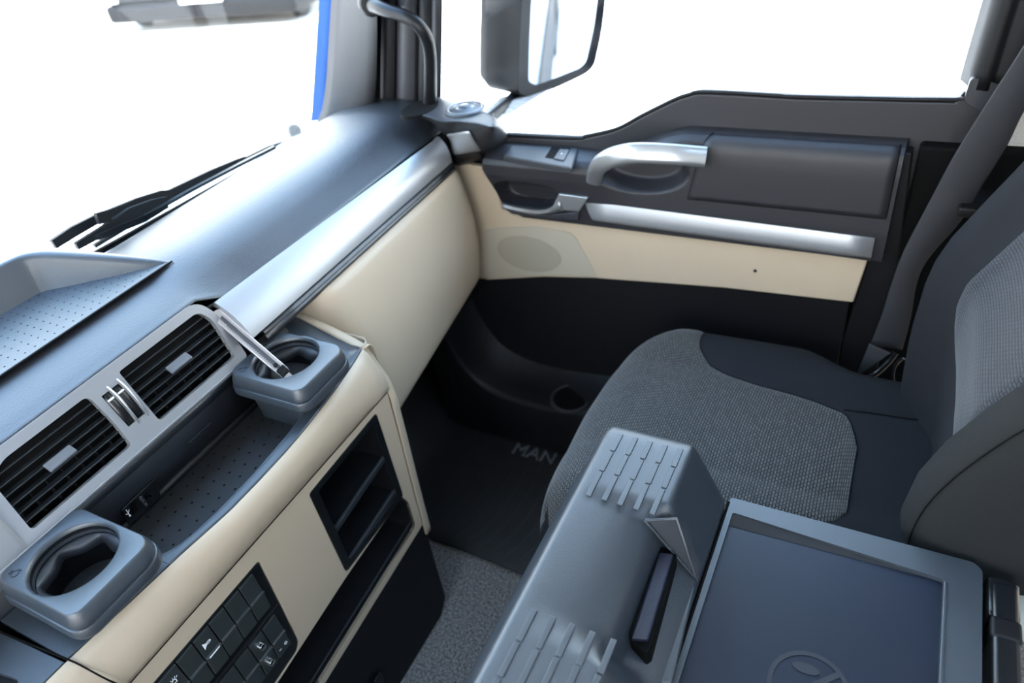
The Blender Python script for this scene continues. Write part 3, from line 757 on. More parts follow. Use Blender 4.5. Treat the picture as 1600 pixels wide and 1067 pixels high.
horn_x = .342-3*PITCH-PITCH/2
def ppoly(name, pts, c, m='white', s=1.0, rot=0):
    ca, sa = math.cos(rot), math.sin(rot)
    P = [((a*ca-b*sa)*s+c[0], (a*sa+b*ca)*s+c[1]) for a, b in pts]
    return plate(name, P, V((0, c[2], 0)), X, Z, -Y, .0004, m, dash, smooth=False)
ppoly('horn_symbol', [(-.5, .55), (-.28, .30), (.0, .12), (.0, -.12), (-.28, -.30), (-.5, -.55)], (horn_x-.001, .562, FY-.0038), s=.0115)
hh = [(-.0, .13), (.32, .16), (.45, .05), (.45, -.05), (.32, -.16), (0, -.13), (0, -.05), (.28, -.08), (.34, 0), (.28, .08), (0, .05)]
ppoly('horn_symbol', hh, (horn_x-.001, .562, FY-.0038), s=.0145)
obox('lit_bar', (horn_x, FY-.0068, .542), X*.0095, Z*.0011, Y*.0006, 'white', dash, bevel=.0004)
bx_ = .342-5*PITCH-PITCH/2
ppoly('beacon_symbol', [(-.3, -.35), (.3, -.35), (.3, .1), (.15, .35), (-.15, .35), (-.3, .1), (-.2, .1), (-.1, .25), (.1, .25), (.2, .1), (.2, -.25), (-.3, -.25)], (bx_, .563, FY-.0038), s=.011)
for a in (-1.0, -.5, 0, .5, 1.0):
    c0 = V((bx_+math.sin(a)*.0062, FY-.0036, .563+math.cos(a)*.0062))
    obox('beacon_symbol', c0, V((math.sin(a), 0, math.cos(a)))*.0014, V((math.cos(a), 0, -math.sin(a)))*.0003, Y*.0002, 'white', dash)
obox('lit_bar', (bx_, FY-.0068, .542), X*.0040, Z*.0011, Y*.0006, 'white', dash, bevel=.0004)
for (kx, kz) in ((.2985, .466), (.2985, .424)):
    lathe('chrome_knob', [(.0058, -.002), (.0058, .0035), (.0050, .0060), (.0026, .0070), (0, .0068)], (kx, FY-.004, kz), -Y, 'chrome', dash, n=20)
tx = .341-PITCH/2
obox('switch_marking', (tx-.006, FY-.0035, .419), V((.0002, 0, .0002)), X*.0022, Y*.0002, 'white', dash)
lathe('switch_marking', [(.0018, 0), (.0018, .0004), (.0027, .0004), (.0027, 0)], (tx+.006, FY-.0033, .419), -Y, 'white', dash, n=16)

# --- black kick panel below the fascia
kick = [(-.35, .16), (.35, .244), (.682, .279), (.692, .262), (.690, .03), (.66, .0), (-.35, .0)]
plate('kick_panel', kick, V((0, FY+.004, 0)), X, Z, -Y, .012, 'black', dash, bevel=.004, seg=3)
plate('kick_side', rnd([(.700, .285), (.95, .285), (.95, 0), (.712, 0), (.708, .02)], .006), V((.700, 0, 0)), Y, Z, X, .008, 'black', dash, bevel=.003)
obox('kick_catch', px(592, 1062, y=FY-.003), X*.010, Z*.014, Y*.003, 'gloss', dash, bevel=.002)
box('console_core', (-.35, .83, .01), (.69, 1.2, .66), 'deep', dash)
box('console_core', (-.35, .72, .01), (.64, .83, .22), 'deep', dash)

# --- cup holders
def sq(c, hx, hy, r, z, n=48, pw=4.0):
    out = []
    for k in range(n):
        a = 2*math.pi*k/n; ca, sa = math.cos(a), math.sin(a)
        f = 1/((abs(ca)**pw+abs(sa)**pw)**(1/pw)); out.append(V((c.x+hx*f*ca, c.y+hy*f*sa, z)))
    return out
def rr_ring(c, hx, hy, r, z, off=(0, 0)):
    r = min(r, hx*.9, hy*.9); out = []
    for (sx, sy, a0) in ((1, 1, 0), (-1, 1, 90), (-1, -1, 180), (1, -1, 270)):
        rq = r*(1.5 if (sx, sy) == (1, -1) else 1)
        for k in range(9):
            an = R(a0+90*k/8); out.append(V((c.x+sx*(hx-rq)+rq*math.cos(an), c.y+sy*(hy-rq)+rq*math.sin(an), z)))
    full = []
    for i, p in enumerate(out):
        full.append(p)
        if i % 9 == 8:
            q = out[(i+1) % len(out)]
            for k in range(1, 6): full.append(p.lerp(q, k/6))
    return full
def cup_holder(cx, cy, ox, oy, hx=.0600, hy=.0740, zt=.765, r=.0515):
    c = V((cx, cy, 0)); ci = V((ox, oy, 0)); RC = .020
    ring = lambda rr, z: [ci+V((rr*math.cos(an), rr*math.sin(an), z)) for an in [math.atan2(p.y-cy, p.x-cx) for p in rr_ring(c, hx, hy, RC, 0)]]
    bx = lambda d, z, rc=RC: rr_ring(c, hx+d, hy+d, rc+d, z)
    rows = [ring(r-.0035, zt-.016), ring(r-.003, zt-.0075), ring(r-.0020, zt-.0030), ring(r-.0004, zt-.0008), ring(r+.0012, zt), bx(-.0066, zt+.0002), bx(-.0058, zt-.0003), bx(-.0050, zt-.0014),
            bx(-.0032, zt-.0060), bx(-.0008, zt-.0125), bx(0, zt-.017), bx(0, zt-.0195), bx(-.003, zt-.0205)]
    rim = loft('cup_holder', rows, 'hump', dash, closed=True, angle=28)
    rows = [bx(-.004, zt-.0198), bx(.0012, zt-.0215), bx(.0022, zt-.0235), bx(.0024, zt-.0335), bx(.0008, zt-.0365), bx(-.003, zt-.0375), bx(-.006, zt-.038), rr_ring(V((cx+.003, .764, 0)), hx-.012, .050, .012, .722), rr_ring(V((cx+.004, .764, 0)), hx-.016, .048, .010, .668)]
    b = loft('holder_body', rows, 'hump', rim, closed=True, angle=28)
    rows = [ring(r-.003, zt-.006), ring(r-.004, zt-.03), ring(r-.008, zt-.11), ring(.001, zt-.112)]
    loft('cup_well', rows, 'black', rim, closed=True)
    # rubber grip fingers: a wavy collar
    rr = []
    for (k0, z) in ((0, zt-.018), (.55, zt-.024), (1, zt-.033)):
        row = []
        for k in range(96):
            a = 2*math.pi*k/96; wv = .5+.5*math.cos(6*a+.5); wv = wv**.6
            q = (r-.0036)-k0*(.002+.0095*wv); row.append(V((ci.x+q*math.cos(a), ci.y+q*math.sin(a), z)))
        rr.append(row)
    loft('grip_collar', rr, 'plastic', rim, closed=True, thick=.0012, angle=60)
    # cup mark moulded into the rim
    sc = V((cx-.042, cy+.050, zt+.0004))
    lathe('cup_mark', [(.0040, 0), (.0040, .0004), (.0047, .0004), (.0047, 0)], sc, Z, 'symbol', rim, n=18)
    obox('cup_mark', sc+V((-.0005, .007, .0001)), V((.003, 0, 0)), V((0, .0005, 0)), Z*.0003, 'symbol', rim)
    obox('cup_mark', sc+V((.006, -.001, .0001)), V((0, .0028, 0)), V((.0005, 0, 0)), Z*.0003, 'symbol', rim)
    return rim
ch1 = cup_holder(.5770, .7530, .5815, .7610); ch2 = cup_holder(.2010, .7500, .2015, .7545)
ch1['label'] = 'charcoal cup holder beside the glovebox with the metal cutter in it'; ch2['label'] = 'empty charcoal cup holder at the near end of the tray'

# --- document tray on top of the dash
rim_in = [(-.45, 1.120), (.470, 1.120), (.598, .960), (.598, .952)]
prof = []
path = [V((-.45, 1.128, .944)), V((.25, 1.128, .944)), V((.40, 1.126, .944)), V((.470, 1.122, .944)), V((.495, 1.108, .942)), V((.515, 1.08, .935)), V((.555, 1.02, .915)), V((.588, .972, .896)), V((.600, .952, .887))]
P = spline(path, 6); rows = []; N = len(P)
for i, p in enumerate(P):
    t = (P[min(i+1, N-1)]-P[max(i-1, 0)]); t.z = 0; t.normalize(); o_ = V((-t.y, t.x, 0))   # outward (left of the path)
    if i < 3: o_ = Y
    base = .882; h = p.z-base
    wd_ = lerp(.016, .006, sm(N*.55, N-1, i))
    rows.append([V((p.x, p.y, base))+o_*(wd_+.012), p+o_*(wd_+.002)-Z*.006, p+o_*(wd_-.002)-Z*.001, p+o_*.004, p+Z*-.0005-o_*.000, p-o_*.004-Z*.003, p-o_*.006-Z*.008, V((p.x, p.y, base+.003))-o_*(.006+h*.35), V((p.x, p.y, base))-o_*(.010+h*.35)])
loft('document_tray_rim', rows, 'hump', dash, angle=70)
plate('document_tray', [(-.45, .9585), (.594, .9585), (.594, .966), (.578, .99), (.535, 1.045), (.500, 1.09), (.470, 1.108), (-.45, 1.112)], V((0, 0, .8905)), X, Y, Z, .004, 'hump', dash, bevel=.0012)
vs = []; fs = []
for i in range(64):
    for j in range(9):
        x = -.35+i*.0148; y = .970+j*.0150
        if x > .585-(y-.96)*.8 or y > 1.10: continue
        n = len(vs); rr = .0011; z = .8906
        vs += [V((x-rr, y-rr, z)), V((x+rr, y-rr, z)), V((x+rr, y+rr, z)), V((x-rr, y+rr, z)), V((x, y, z+.0009))]
        fs += [(n, n+1, n+4), (n+1, n+2, n+4), (n+2, n+3, n+4), (n+3, n, n+4)]
tag(build('document_tray_pimples', vs, fs, 'symbol', dash), kind='stuff')
tube('tray_groove', [V((-.45, .957, .8895)), V((.602, .957, .8890))], .0012, 'deep', dash, n=6, sp=0)

# --- corner pod with tweeter at the passenger corner
topo = [(640, 170), (655, 158), (677, 152), (700, 156), (730, 166), (760, 176), (776, 186), (771, 198), (744, 193), (715, 190), (691, 190), (668, 182), (648, 178)]
bot = [(640, 170, .893), (655, 158, .897), (677, 152, .900), (700, 156, .86), (730, 166, .83), (778, 190, .83), (795, 220, .795), (757, 247, .765), (709, 258, .768), (700, 225, .80), (691, 207, .845), (672, 190, .868), (648, 180, .884)]
ZT = .902
pod = empty('tmp', (0, 0, 0)); bpy.data.objects.remove(pod)
def ringn(pts, n=52): return spline(pts, 4, closed=True)
T = ringn([px(u, v, z=ZT) for u, v in topo]); B = ringn([px(u, v, z=z) for u, v, z in bot])
cen = sum(T, V())/len(T)
rows = [[cen.lerp(p, .05) for p in T], [cen.lerp(p, .5) for p in T], [cen.lerp(p, .9) for p in T], [p.lerp(cen, .04)-Z*.0006 for p in T], [a.lerp(b, .03)-Z*.001 for a, b in zip(T, B)], [a.lerp(b, .12)+(a-cen)*.02 for a, b in zip(T, B)], [a.lerp(b, .35)+(a-cen)*.03 for a, b in zip(T, B)], [a.lerp(b, .7)+(a-cen)*.015 for a, b in zip(T, B)], B]
pod = loft('corner_pod', rows, 'plastic', dash, closed=True, angle=60)
tw = px(727, 171, z=ZT+.001)
lathe('tweeter_grille', [(.040, -.003), (.040, .002), (.037, .0045), (.034, .0045), (.032, .003), (.020, .007), (.018, .0055), (.014, .0055), (.010, .009), (0, .010)], tw, Z, 'hump', dash, n=40)
hb = px(656, 169, z=ZT+.0002)
rows = [[hb+V((math.cos(a)*rx, math.sin(a)*ry, dz)) for a in [2*math.pi*k/28 for k in range(28)]] for rx, ry, dz in ((.052, .036, -.004), (.050, .034, .0015), (.0, .0, .001))]
loft('handle_boot', rows, 'deep', dash, closed=True)
cap = [px(694, 208, x=1.212)+V((0, -.004, 0)), px(742, 204, x=1.205), px(753, 233, x=1.185), px(708, 244, x=1.200)]
pb = skin(pod)
def patch(name, A, B, C, D, m, off=.003, n=8, th=.003):
    rows = [[on(pb, lerp(lerp(A[0], B[0], i/n), lerp(D[0], C[0], i/n), j/n), lerp(lerp(A[1], B[1], i/n), lerp(D[1], C[1], i/n), j/n), off) for i in range(n+1)] for j in range(n+1)]
    return loft(name, rows, m, dash, thick=th, angle=60, off=0)
cap = None
patch('end_cap', (699, 207), (735, 203), (750, 232), (711, 240), 'silver', .004)
patch('end_cap_base', (711, 243), (751, 235), (755, 243), (712, 254), 'black', .003)

# ================================================================== GRAB HANDLE on the pillar
gh = empty('grab_handle', tuple(px(672, 172, x=1.24)), 'black tubular grab handle in front of the windscreen pillar', 'handle')
tube('handle_tube', [px(572, 4, x=1.268), px(588, 10, x=1.232), px(606, 17, x=1.215), px(636, 27, x=1.21), px(656, 42, x=1.212), px(668, 64, x=1.22), px(672, 90, x=1.23), px(672, 130, x=1.238), px(671, 175, x=1.245)], .0125, 'handle', gh, n=18, rad=[(0, .018), (.15, .014), (.3, .0125), (1, .0135)])
lathe('handle_foot', [(.018, -.010), (.018, -.002), (.015, .002), (.0135, .008)], px(671, 172, x=1.245), Z, 'black', gh, n=20)
a = px(580, 6, x=1.245)
lathe('handle_mount', [(.024, -.020), (.024, .004), (.019, .010), (.0, .011)], a, V((-.8, -.5, .1)), 'black', gh, n=24)

# ================================================================== BOX CUTTER in the cup holder
A0 = px(334, 487, y=.862); A1 = px(404, 553, z=.772)
A1 = px(447, 584, z=.742)
ax = (A1-A0); L = ax.length; ax.normalize()
nrm = (EYE-(A0+A1)/2); nrm = (nrm-ax*nrm.dot(ax)).normalized(); sd = nrm.cross(ax).normalized()
nrm = (nrm*.96+sd*.28).normalized(); sd = nrm.cross(ax).normalized()
bc = empty('box_cutter', tuple(A1), 'slim scuffed steel snap-off cutter leaning in the right cup holder', 'cutter')
WD = .0082
body = rnd([(0, -WD), (L, -WD), (L, WD), (0, WD)], [.006, .001, .001, .006])
teeth = [(.012, -.0036)]; 
teeth += [(L-.012, -.0036)]
k = 0; xx = L-.012; teeth.append((xx, .0022))
while xx > .030:
    teeth.append((xx-.0012, .0044)); teeth.append((xx-.0024, .0044)); teeth.append((xx-.0030, .0022)); xx -= .0036; teeth.append((xx, .0022))
teeth += [(.014, .0030)]
plate('cutter_body', body, A0, ax, -sd, nrm, .0009, 'steel', bc, holes=[teeth], bevel=.0002)
for s_ in (-1, 1):
    obox('side_flange', A0+ax*(L/2)+sd*s_*WD-nrm*.0022, ax*(L/2-.003), sd*.0006, nrm*.0026, 'steel', bc, bevel=.0005)
obox('blade_channel', A0+ax*(L/2)-nrm*.0048, ax*(L/2-.003), sd*(WD-.0008), nrm*.0005, 'tab', bc)
obox('slider', A0+ax*(L-.006)+nrm*.0008, ax*.0070, sd*(WD-.0012), nrm*.0022, 'black', bc, bevel=.0008)
for q in range(5):
    obox('slider_grip', A0+ax*(L-.0125+.0028*q)+nrm*.0032, ax*.0006, sd*(WD-.002), nrm*.0006, 'gloss', bc)
lathe('lock_wheel', [(.0034, 0), (.0034, .0014), (.0016, .0018), (0, .0018)], A0+ax*(L-.020)+sd*-.0010+nrm*.0004, nrm, 'black', bc, n=16)
obox('tip', A0+ax*(L+.007)-nrm*.002, ax*.009, sd*(WD-.003), nrm*.0006, 'steel', bc)

# ================================================================== PASSENGER SEAT
seat = empty('passenger_seat', (.92, .1, .0), 'dark fabric passenger seat with grey mesh centre between console box and door', 'seat')
CX0, CX1 = .672, 1.205
def fronty(x): # front edge of the cushion in plan
    t = (x-.915)/.29
    return .438-.020*abs(min(0, t))**1.5-.10*max(0, t)**4.0-.012*max(0, t)
def cush(a, s):
    """a across 0..1, s from rear 0 to the front underside 1"""
    x = lerp(CX0, CX1, a); yf = fronty(x)
    t = abs(2*a-1); edge = .055*max(0, (t-.80)/.20)**2.2
    side = .010*math.sin(math.pi*min(1, max(0, (t-.45)/.5)))  # slightly raised borders
    yr = -.19
    # arc-length-like section
    if s < .70:
        y = lerp(yr, yf-.075, s/.70); z = .492+.004*math.sin(math.pi*s/.7)
    else:
        q = (s-.70)/.30
        if q < .55:
            an = q/.55*math.pi/2; y = yf-.075+.075*math.sin(an); z = .492-.085*(1-math.cos(an))
        else:
            w_ = (q-.55)/.45; y = yf-.015*w_; z = .407-.13*w_
    z += side-edge*(1 if s < .8 else .6)
    # side silhouette: pulled in at the rear, bellying at mid length
    pull = 0
    if a > .5: pull = -.06*sm(.10, -.02, y)*((a-.5)*2)**2
    return V((x+pull, y, z))
NA, NSs = 40, 70
rows = [[cush(a/NA, s/NSs) for a in range(NA+1)] for s in range(NSs+1)]
# skirts down the sides
rows = [[V((r[0].x+.004, r[0].y, r[0].z-.10)), V((r[0].x-.003, r[0].y, r[0].z-.02))]+r+[V((r[-1].x+.003, r[-1].y, r[-1].z-.02)), V((r[-1].x-.004, r[-1].y, r[-1].z-.10))] for r in rows]
loft('cushion', rows, 'fabric', seat, angle=80)
# mesh centre of the cushion, following the same skin
def a_of(x): return (x-CX0)/(CX1-CX0)
def ins_hi(y): return interp(y, [(-.04, .83), (-.030, .93), (-.015, .99), (.0, 1.018), (.05, 1.030), (.15, 1.040), (.21, 1.052), (.25, 1.068), (.29, 1.105), (.335, 1.165), (.37, 1.19), (.5, 1.20)])
def ins_lo(y): return interp(y, [(-.04, .83), (-.030, .80), (-.018, .775), (0, .762), (.10, .755), (.2, .708), (.3, .680), (.36, .676), (.5, .676)])
rows = []
for k in range(71):
    s = lerp(.205, .93, k/70); ym = cush(.5, s).y
    if ym < -.035: continue
    lo, hi = ins_lo(ym if s < .75 else .5), ins_hi(ym if s < .72 else .5)
    r = []
    for j in range(41):
        a = a_of(lerp(lo, hi, j/40)); p = cush(a, s); q1 = cush(a+.004, s); q2 = cush(a, min(1, s+.004))
        n = (q1-p).cross(q2-p).normalized()
        if n.z < 0 and s < .9: n = -n
        if n.dot(V((0, 1, 1))) < 0: n = -n
        e = min(j, 40-j)/1.0; r.append(p+n*(.0030 if e >= 1 else .0004))
    rows.append(r)
loft('cushion_mesh', rows, 'mesh', seat, uv=True, angle=80)
tube('cushion_seam', [r[-1]+Z*.0006 for r in rows], .0009, 'deep', seat, n=5, sp=0)
tube('cushion_seam', [px(u, v, z=.4965) for u, v in [(1318, 640), (1360, 645), (1400, 651), (1448, 657)]], .0009, 'deep', seat, n=5, sp=3)
box('seat_base', (.68, -.16, .03), (1.12, .30, .37), 'deep', seat, bevel=.02)
# backrest
bprof = [(.740, -.20), (.735, -.12), (.738, -.08), (.740, -.065), (.743, -.06), (.745, -.058), (.75, -.056), (.775, -.054), (.82, -.053), (.9, -.054), (.98, -.052), (1.03, -.044), (1.065, -.024), (1.095, -.004), (1.125, .002), (1.155, -.012), (1.17, -.05), (1.17, -.20)]
def by(z): return interp(z, [(.42, -.085), (.50, -.080), (.60, -.075), (.70, -.078), (.76, -.086), (.84, -.125), (.95, -.18), (1.1, -.24), (1.3, -.32)])
def brow(z, prof=bprof, ex=0):
    b = by(z); k = sm(.60, .44, z)
    far = interp(z, [(.45, -.03), (.6, .0), (.75, 0), (.9, .01), (1.2, .02)])
    low = sm(.70, .55, z)
    pts = []
    for x, o in prof:
        y = b+o
        if x < .78: # the near bolster ends above the cushion
            y -= .0
        if x > 1.0: y += 0
        pts.append(V((x+(far if x > 1.0 else 0), y, z)))
    return spline(pts, 4)
rows = [brow(z) for z in [.44, .47, .50, .54, .58, .62, .66, .70, .74, .78, .82, .86, .90, .95, 1.0, 1.06, 1.12, 1.2]]
tb = brow(1.2); rows.append([V((lerp(p.x, .93, .03), lerp(p.y, -.42, .12), 1.225)) for p in tb]); rows.append([V((lerp(p.x, .93, .15), lerp(p.y, -.46, .7), 1.235)) for p in tb]); rows.append([V((lerp(p.x, .93, .15), -.50, 1.15)) for p in tb])
loft('backrest', rows, 'fabric', seat, angle=80)
# near bolster as its own padded roll, with a rounded foot
rows = []
bol = [(.548, .55), (.552, .75), (.560, .88), (.575, .96), (.60, 1), (.66, 1), (.72, 1), (.78, 1), (.84, 1), (.90, 1), (.98, 1), (1.08, 1), (1.2, 1)]
cxb = .730
def byn(z): return interp(z, [(.54, -.11), (.57, -.094), (.62, -.088), (.69, -.102), (.76, -.130), (.84, -.175), (1.0, -.265), (1.2, -.37)])
for z, k in bol:
    b = byn(z); c = V((cxb, b-.085, z)); r = []
    for q in range(32):
        an = 2*math.pi*q/32; pw = 2.6; ca, sa = math.cos(an), math.sin(an); f = 1/((abs(ca)**pw+abs(sa)**pw)**(1/pw))
        r.append(c+V((ca*f*.055*k, sa*f*.088*k, 0)))
    rows.append(r)
loft('near_bolster', rows, 'bolster', seat, closed=True, caps=True, angle=80)
sm_pts = []
for z, k in bol:
    if z < .555: continue
    b = byn(z); an = R(128); pw = 2.6; ca, sa = math.cos(an), math.sin(an); f = 1/((abs(ca)**pw+abs(sa)**pw)**(1/pw))
    sm_pts.append(V((cxb, b-.085, z))+V((ca*f*.0555*k, sa*f*.0885*k, 0)))
tube('bolster_seam', sm_pts, .0009, 'deep', seat, n=5, sp=3)
# mesh centre of the backrest
rows = []
for i in range(40):
    z = lerp(.668, 1.15, i/39)
    lo = .762; hi = interp(z, [(.668, .99), (.69, 1.03), (.72, 1.045), (1.2, 1.055)])
    base = brow(z); r = []
    for j in range(31):
        x = lerp(lo, hi, j/30)
        # height of the backrest skin at x
        yv = None
        for p, q_ in zip(base, base[1:]):
            if p.x <= x <= q_.x and p.x > .70: yv = lerp(p.y, q_.y, (x-p.x)/max(1e-6, q_.x-p.x)); break
        if yv is None: yv = by(z)-.05
        e = 1 if (0 < j < 30 and i > 0) else .15
        r.append(V((x, yv+.0030*e, z+.001*e)))
    rows.append(r)
loft('backrest_mesh', rows, 'mesh2', seat, uv=True, angle=80)

# ================================================================== SEAT BELT
belt = empty('seat_belt', tuple(px(1350, 590, x=1.19)), 'black seat belt strap running down beside the far edge of the seat backrest', 'seat belt')
Lp = [(1650, -16), (1600, 72), (1545, 158), (1493, 241), (1455, 312), (1414, 390), (1395, 440), (1377, 497), (1361, 537)]
Rp = [(1650, 98), (1600, 171), (1573, 226), (1535, 288), (1500, 345), (1451, 402), (1432, 440), (1422, 497), (1409, 545)]
rows = []
Ls = spline([px(u, v, x=1.215) for u, v in Lp], 4); Rs = spline([px(u, v, x=1.222) for u, v in Rp], 4)
t0 = V((1.255, -.235, 1.50)); dv = (Rs[0]-Ls[0])*.8
Ls = [t0-dv*.5, (t0-dv*.5).lerp(Ls[0], .5)]+Ls; Rs = [t0+dv*.5, (t0+dv*.5).lerp(Rs[0], .5)]+Rs
obox('belt_guide', t0+Z*.01, dv*.65, Z*.02, X*.012, 'plastic', belt, bevel=.005)
for a, b in zip(Ls, Rs): rows.append([a, a.lerp(b, .03)+V((-.0012, 0, 0)), a.lerp(b, .5)+V((-.002, 0, 0)), a.lerp(b, .97)+V((-.0012, 0, 0)), b])
loft('webbing', rows, 'belt', belt, thick=.0014, angle=80)
tube('belt_edge', [r[0] for r in rows], .0010, 'pillar', belt, n=5, sp=0)
fl = [px(1358, 537, x=1.21), px(1392, 552, x=1.205), px(1337, 590, x=1.19)]
build('anchor_flap', fl+[p+V((.003, 0, 0)) for p in fl], [(0, 1, 2), (3, 4, 5), (0, 1, 4, 3), (1, 2, 5, 4), (2, 0, 3, 5)], 'slat', belt, bevel=.0008)
tube('anchor_stalk', [px(1340, 590, x=1.185), px(1365, 585, x=1.20), px(1388, 565, x=1.21), px(1400, 550, x=1.215)], .006, 'gloss', belt, n=10)
tube('anchor_cable', [px(1395, 600, x=1.19), px(1397, 575, x=1.2), px(1412, 560, x=1.2), px(1425, 575, x=1.19)], .003, 'gloss', belt, n=8)

# ================================================================== CENTRE CONSOLE BOX (folded middle seat)
con = empty('centre_console_box', (.40, .05, 0), 'folded middle seat box with ribbed charcoal hump and recessed blue grey table', 'console')
HZ = .722
xe = lambda: 0
def humprow(x, k=0):
    """section (y,z) of the hump; k lowers it towards the rounded far end"""
    d = k
    pts = [(.350, .40), (.336, .58)]+rnd([(.336, .58), (.290, .680), (.271, HZ), (.254, HZ), (.176, HZ), (.160, HZ), (.142, .687), (.1165, .635), (.114, .40)], [0, 0, .014, 0, 0, .014, 0, .006, 0], 6)[1:-1]+[(.114, .40)]
    c = V((x, .22, .60)); out = []
    for y, z in pts: out.append(V((x, lerp(y, .22, d*.10), z-d*.035 if z > .60 else z)))
    return out
NX = 60
def notch(p, x):
    """scooped side of the hump behind the latch"""
    return p
rows = []
for x, k, dz in [(.665, 1.0, .0), (.6625, .72, 0), (.658, .42, 0), (.650, .16, 0), (.642, .04, 0), (.632, 0, 0)]: rows.append(humprow(x, k))
xsn = [.62-.004*i for i in range(0, 130)]
for x in xsn:
    r = humprow(x)
    # faceted scoop on the rear flank around the latch, x .33...54
    g_ = sm(.545, .515, x)*sm(.330, .375, x)
    rr = []
    for p in r:
        if p.y < .185 and p.z > .60:
            f = sm(.185, .150, p.y)
            z2 = min(p.z, lerp(p.z, .652, f*.9))
            y2 = lerp(p.y, p.y+.022*(1-f)*0, 1)
            rr.append(V((p.x, y2, lerp(p.z, z2, g_))))
        else: rr.append(p)
    rows.append(rr)
cap0 = [V((.668, lerp(p.y, .22, .05), min(p.z-.03, .66))) for p in rows[0]]
rows.insert(0, [V((.670, p.y, .42)) for p in rows[0]])
loft('hump', rows, 'hump', con, angle=70)
# raised grip ribs on the hump
rib_mesh = {}
def ribs(xstart, n, ys, lens, drop):
    for c_, y0 in enumerate(ys):
        x = xstart[c_]
        for r_ in range(n):
            ln = lens[r_]; yy = y0+.0008*r_
            if ln not in rib_mesh:
                o = obox('rib', (0, 0, 0), X*(ln/2-.0012), Y*.0034, Z*.0012, 'hump', con, bevel=.0008); rib_mesh[ln] = o
            else:
                o = rib_mesh[ln].copy(); COL.objects.link(o)
            o.location = (x-ln/2, yy, HZ+.0002); x -= ln
ribs([.634, .634, .634, .634, .634], 3, [.2510, .2310, .2115, .1920, .1725], [.034, .036, .042], 0)
ribs([.364, .364, .364, .364, .364], 5, [.2480, .2265, .2050, .1830, .1610], [.040, .040, .040, .040, .040], 0)
# triangular facets either end of the scoop
tri = [px(1008, 814, z=.716), px(1056, 811, z=.712), px(1088, 905, z=.640)]
build('facet', tri+[p-Z*.008 for p in tri], [(0, 1, 2), (3, 4, 5), (0, 1, 4, 3), (1, 2, 5, 4), (2, 0, 3, 5)], 'plastic', con, bevel=.002, seg=3)
tube('facet_edge', [tri[0]+Z*.001, tri[1]+Z*.001, tri[2]+Z*.001, tri[0]+Z*.001], .0022, 'hump', con, n=8, sp=0)
# latch: black well with the blue pull bar
lw_ = [px(u, v, z=.676) for u, v in [(1026, 853), (1052, 858), (1058, 868), (1018, 1012), (1010, 1020), (986, 1002), (983, 988)]]
quadpad('latch_well', lw_, .03, 'deep', con, bv=.002)
lb = [px(u, v, z=.682) for u, v in [(1030, 862), (1053, 864), (1013, 998), (986, 996)]]
quadpad('latch_bar', lb, .012, 'blue', con, bv=.0025)['label'] = 'dark blue latch bar'
lf = [px(u, v, z=.640) for u, v in [(1060, 875), (1086, 915), (1050, 1066), (1030, 1066), (1015, 1012)]]
quadpad('latch_apron', lf, .01, 'hump', con, bv=.002)
# table frame with recessed mat
TT = .622
fr_o = [(-.35, .113), (.664, .113), (.664, -.166), (.655, -.174), (-.35, -.174)]
fr_i = [(-.30, .105), (.640, .105), (.628, -.136), (-.30, -.136)]
plate('table_frame', rnd(fr_o, [0, .004, .012, .004, 0]), V((0, 0, TT)), X, Y, Z, .05, 'hump', con, holes=[rnd(fr_i, .004)], bevel=.002, seg=3)
plate('table_mat', [(-.30, .107), (.642, .107), (.630, -.138), (-.30, -.138)], V((0, 0, TT-.0065)), X, Y, Z, .003, 'table', con)
# sloped inner bevel along the far side
build('frame_chamfer', [V((.640, .105, TT-.0005)), V((.628, -.136, TT-.0005)), V((.6285, -.136, TT-.006)), V((.622, .105, TT-.006)), V((.64, .105, TT-.007)), V((.63, -.136, TT-.007))],
      [(0, 1, 2, 3), (0, 3, 4), (1, 5, 2), (3, 2, 5, 4), (0, 4, 5, 1)], 'pillar', con)
obox('table_ridge', (.164, -.1375, TT+.0008), X*.46, Y*.0018, Z*.0016, 'hump', con, bevel=.001)
tube('table_gap', [V((-.3, .1135, TT)), V((.655, .1135, TT))], .0018, 'deep', con, n=6, sp=0)
# crossed-out cup mark on the mat
mc = px(1264, 1078, z=TT-.006); 
def disc_ring(name, c, r0, r1, m, parent): return lathe(name, [(r0, 0), (r0, .0006), (r1, .0006), (r1, 0)], c, Z, m, parent, n=48)
mc = V((px(1264, 1015, z=TT-.006).x-.043, px(1264, 1070, z=TT-.006).y, TT-.006))
disc_ring('warning_mark', mc, .036, .041, 'symbol', con)
obox('warning_mark', mc+Z*.0003, V((.026, -.026, 0)), V((.0022, .0022, 0)), Z*.0004, 'symbol', con)
plate('warning_mark', [(mc.x+.020+.006*math.cos(a), mc.y+.012+.014*math.sin(a)*-1-.006) for a in [2*math.pi*k/20 for k in range(20)]], V((0, 0, mc.z+.0006)), X, Y, Z, .0006, 'symbol', con, smooth=False)
plate('warning_mark', rnd([(mc.x-.004, mc.y+.016), (mc.x-.001, mc.y-.012), (mc.x-.016, mc.y-.008), (mc.x-.018, mc.y+.012)], .004), V((0, 0, mc.z+.0006)), X, Y, Z, .0006, 'symbol', con, smooth=False)
# box body and rear rail
box('box_body', (-.35, -.165, .06), (.655, .30, .57), 'black', con, bevel=.01)
box('rear_rail', (-.35, -.210, .56), (.648, -.183, .622), 'gloss', con, bevel=.006, seg=3)
box('rail_joint', (.572, -.2115, .558), (.600, -.1815, .6235), 'black', con, bevel=.005, seg=3)
box('rail_corner', (.600, -.212, .556), (.658, -.178, .620), 'gloss', con, bevel=.008, seg=3)

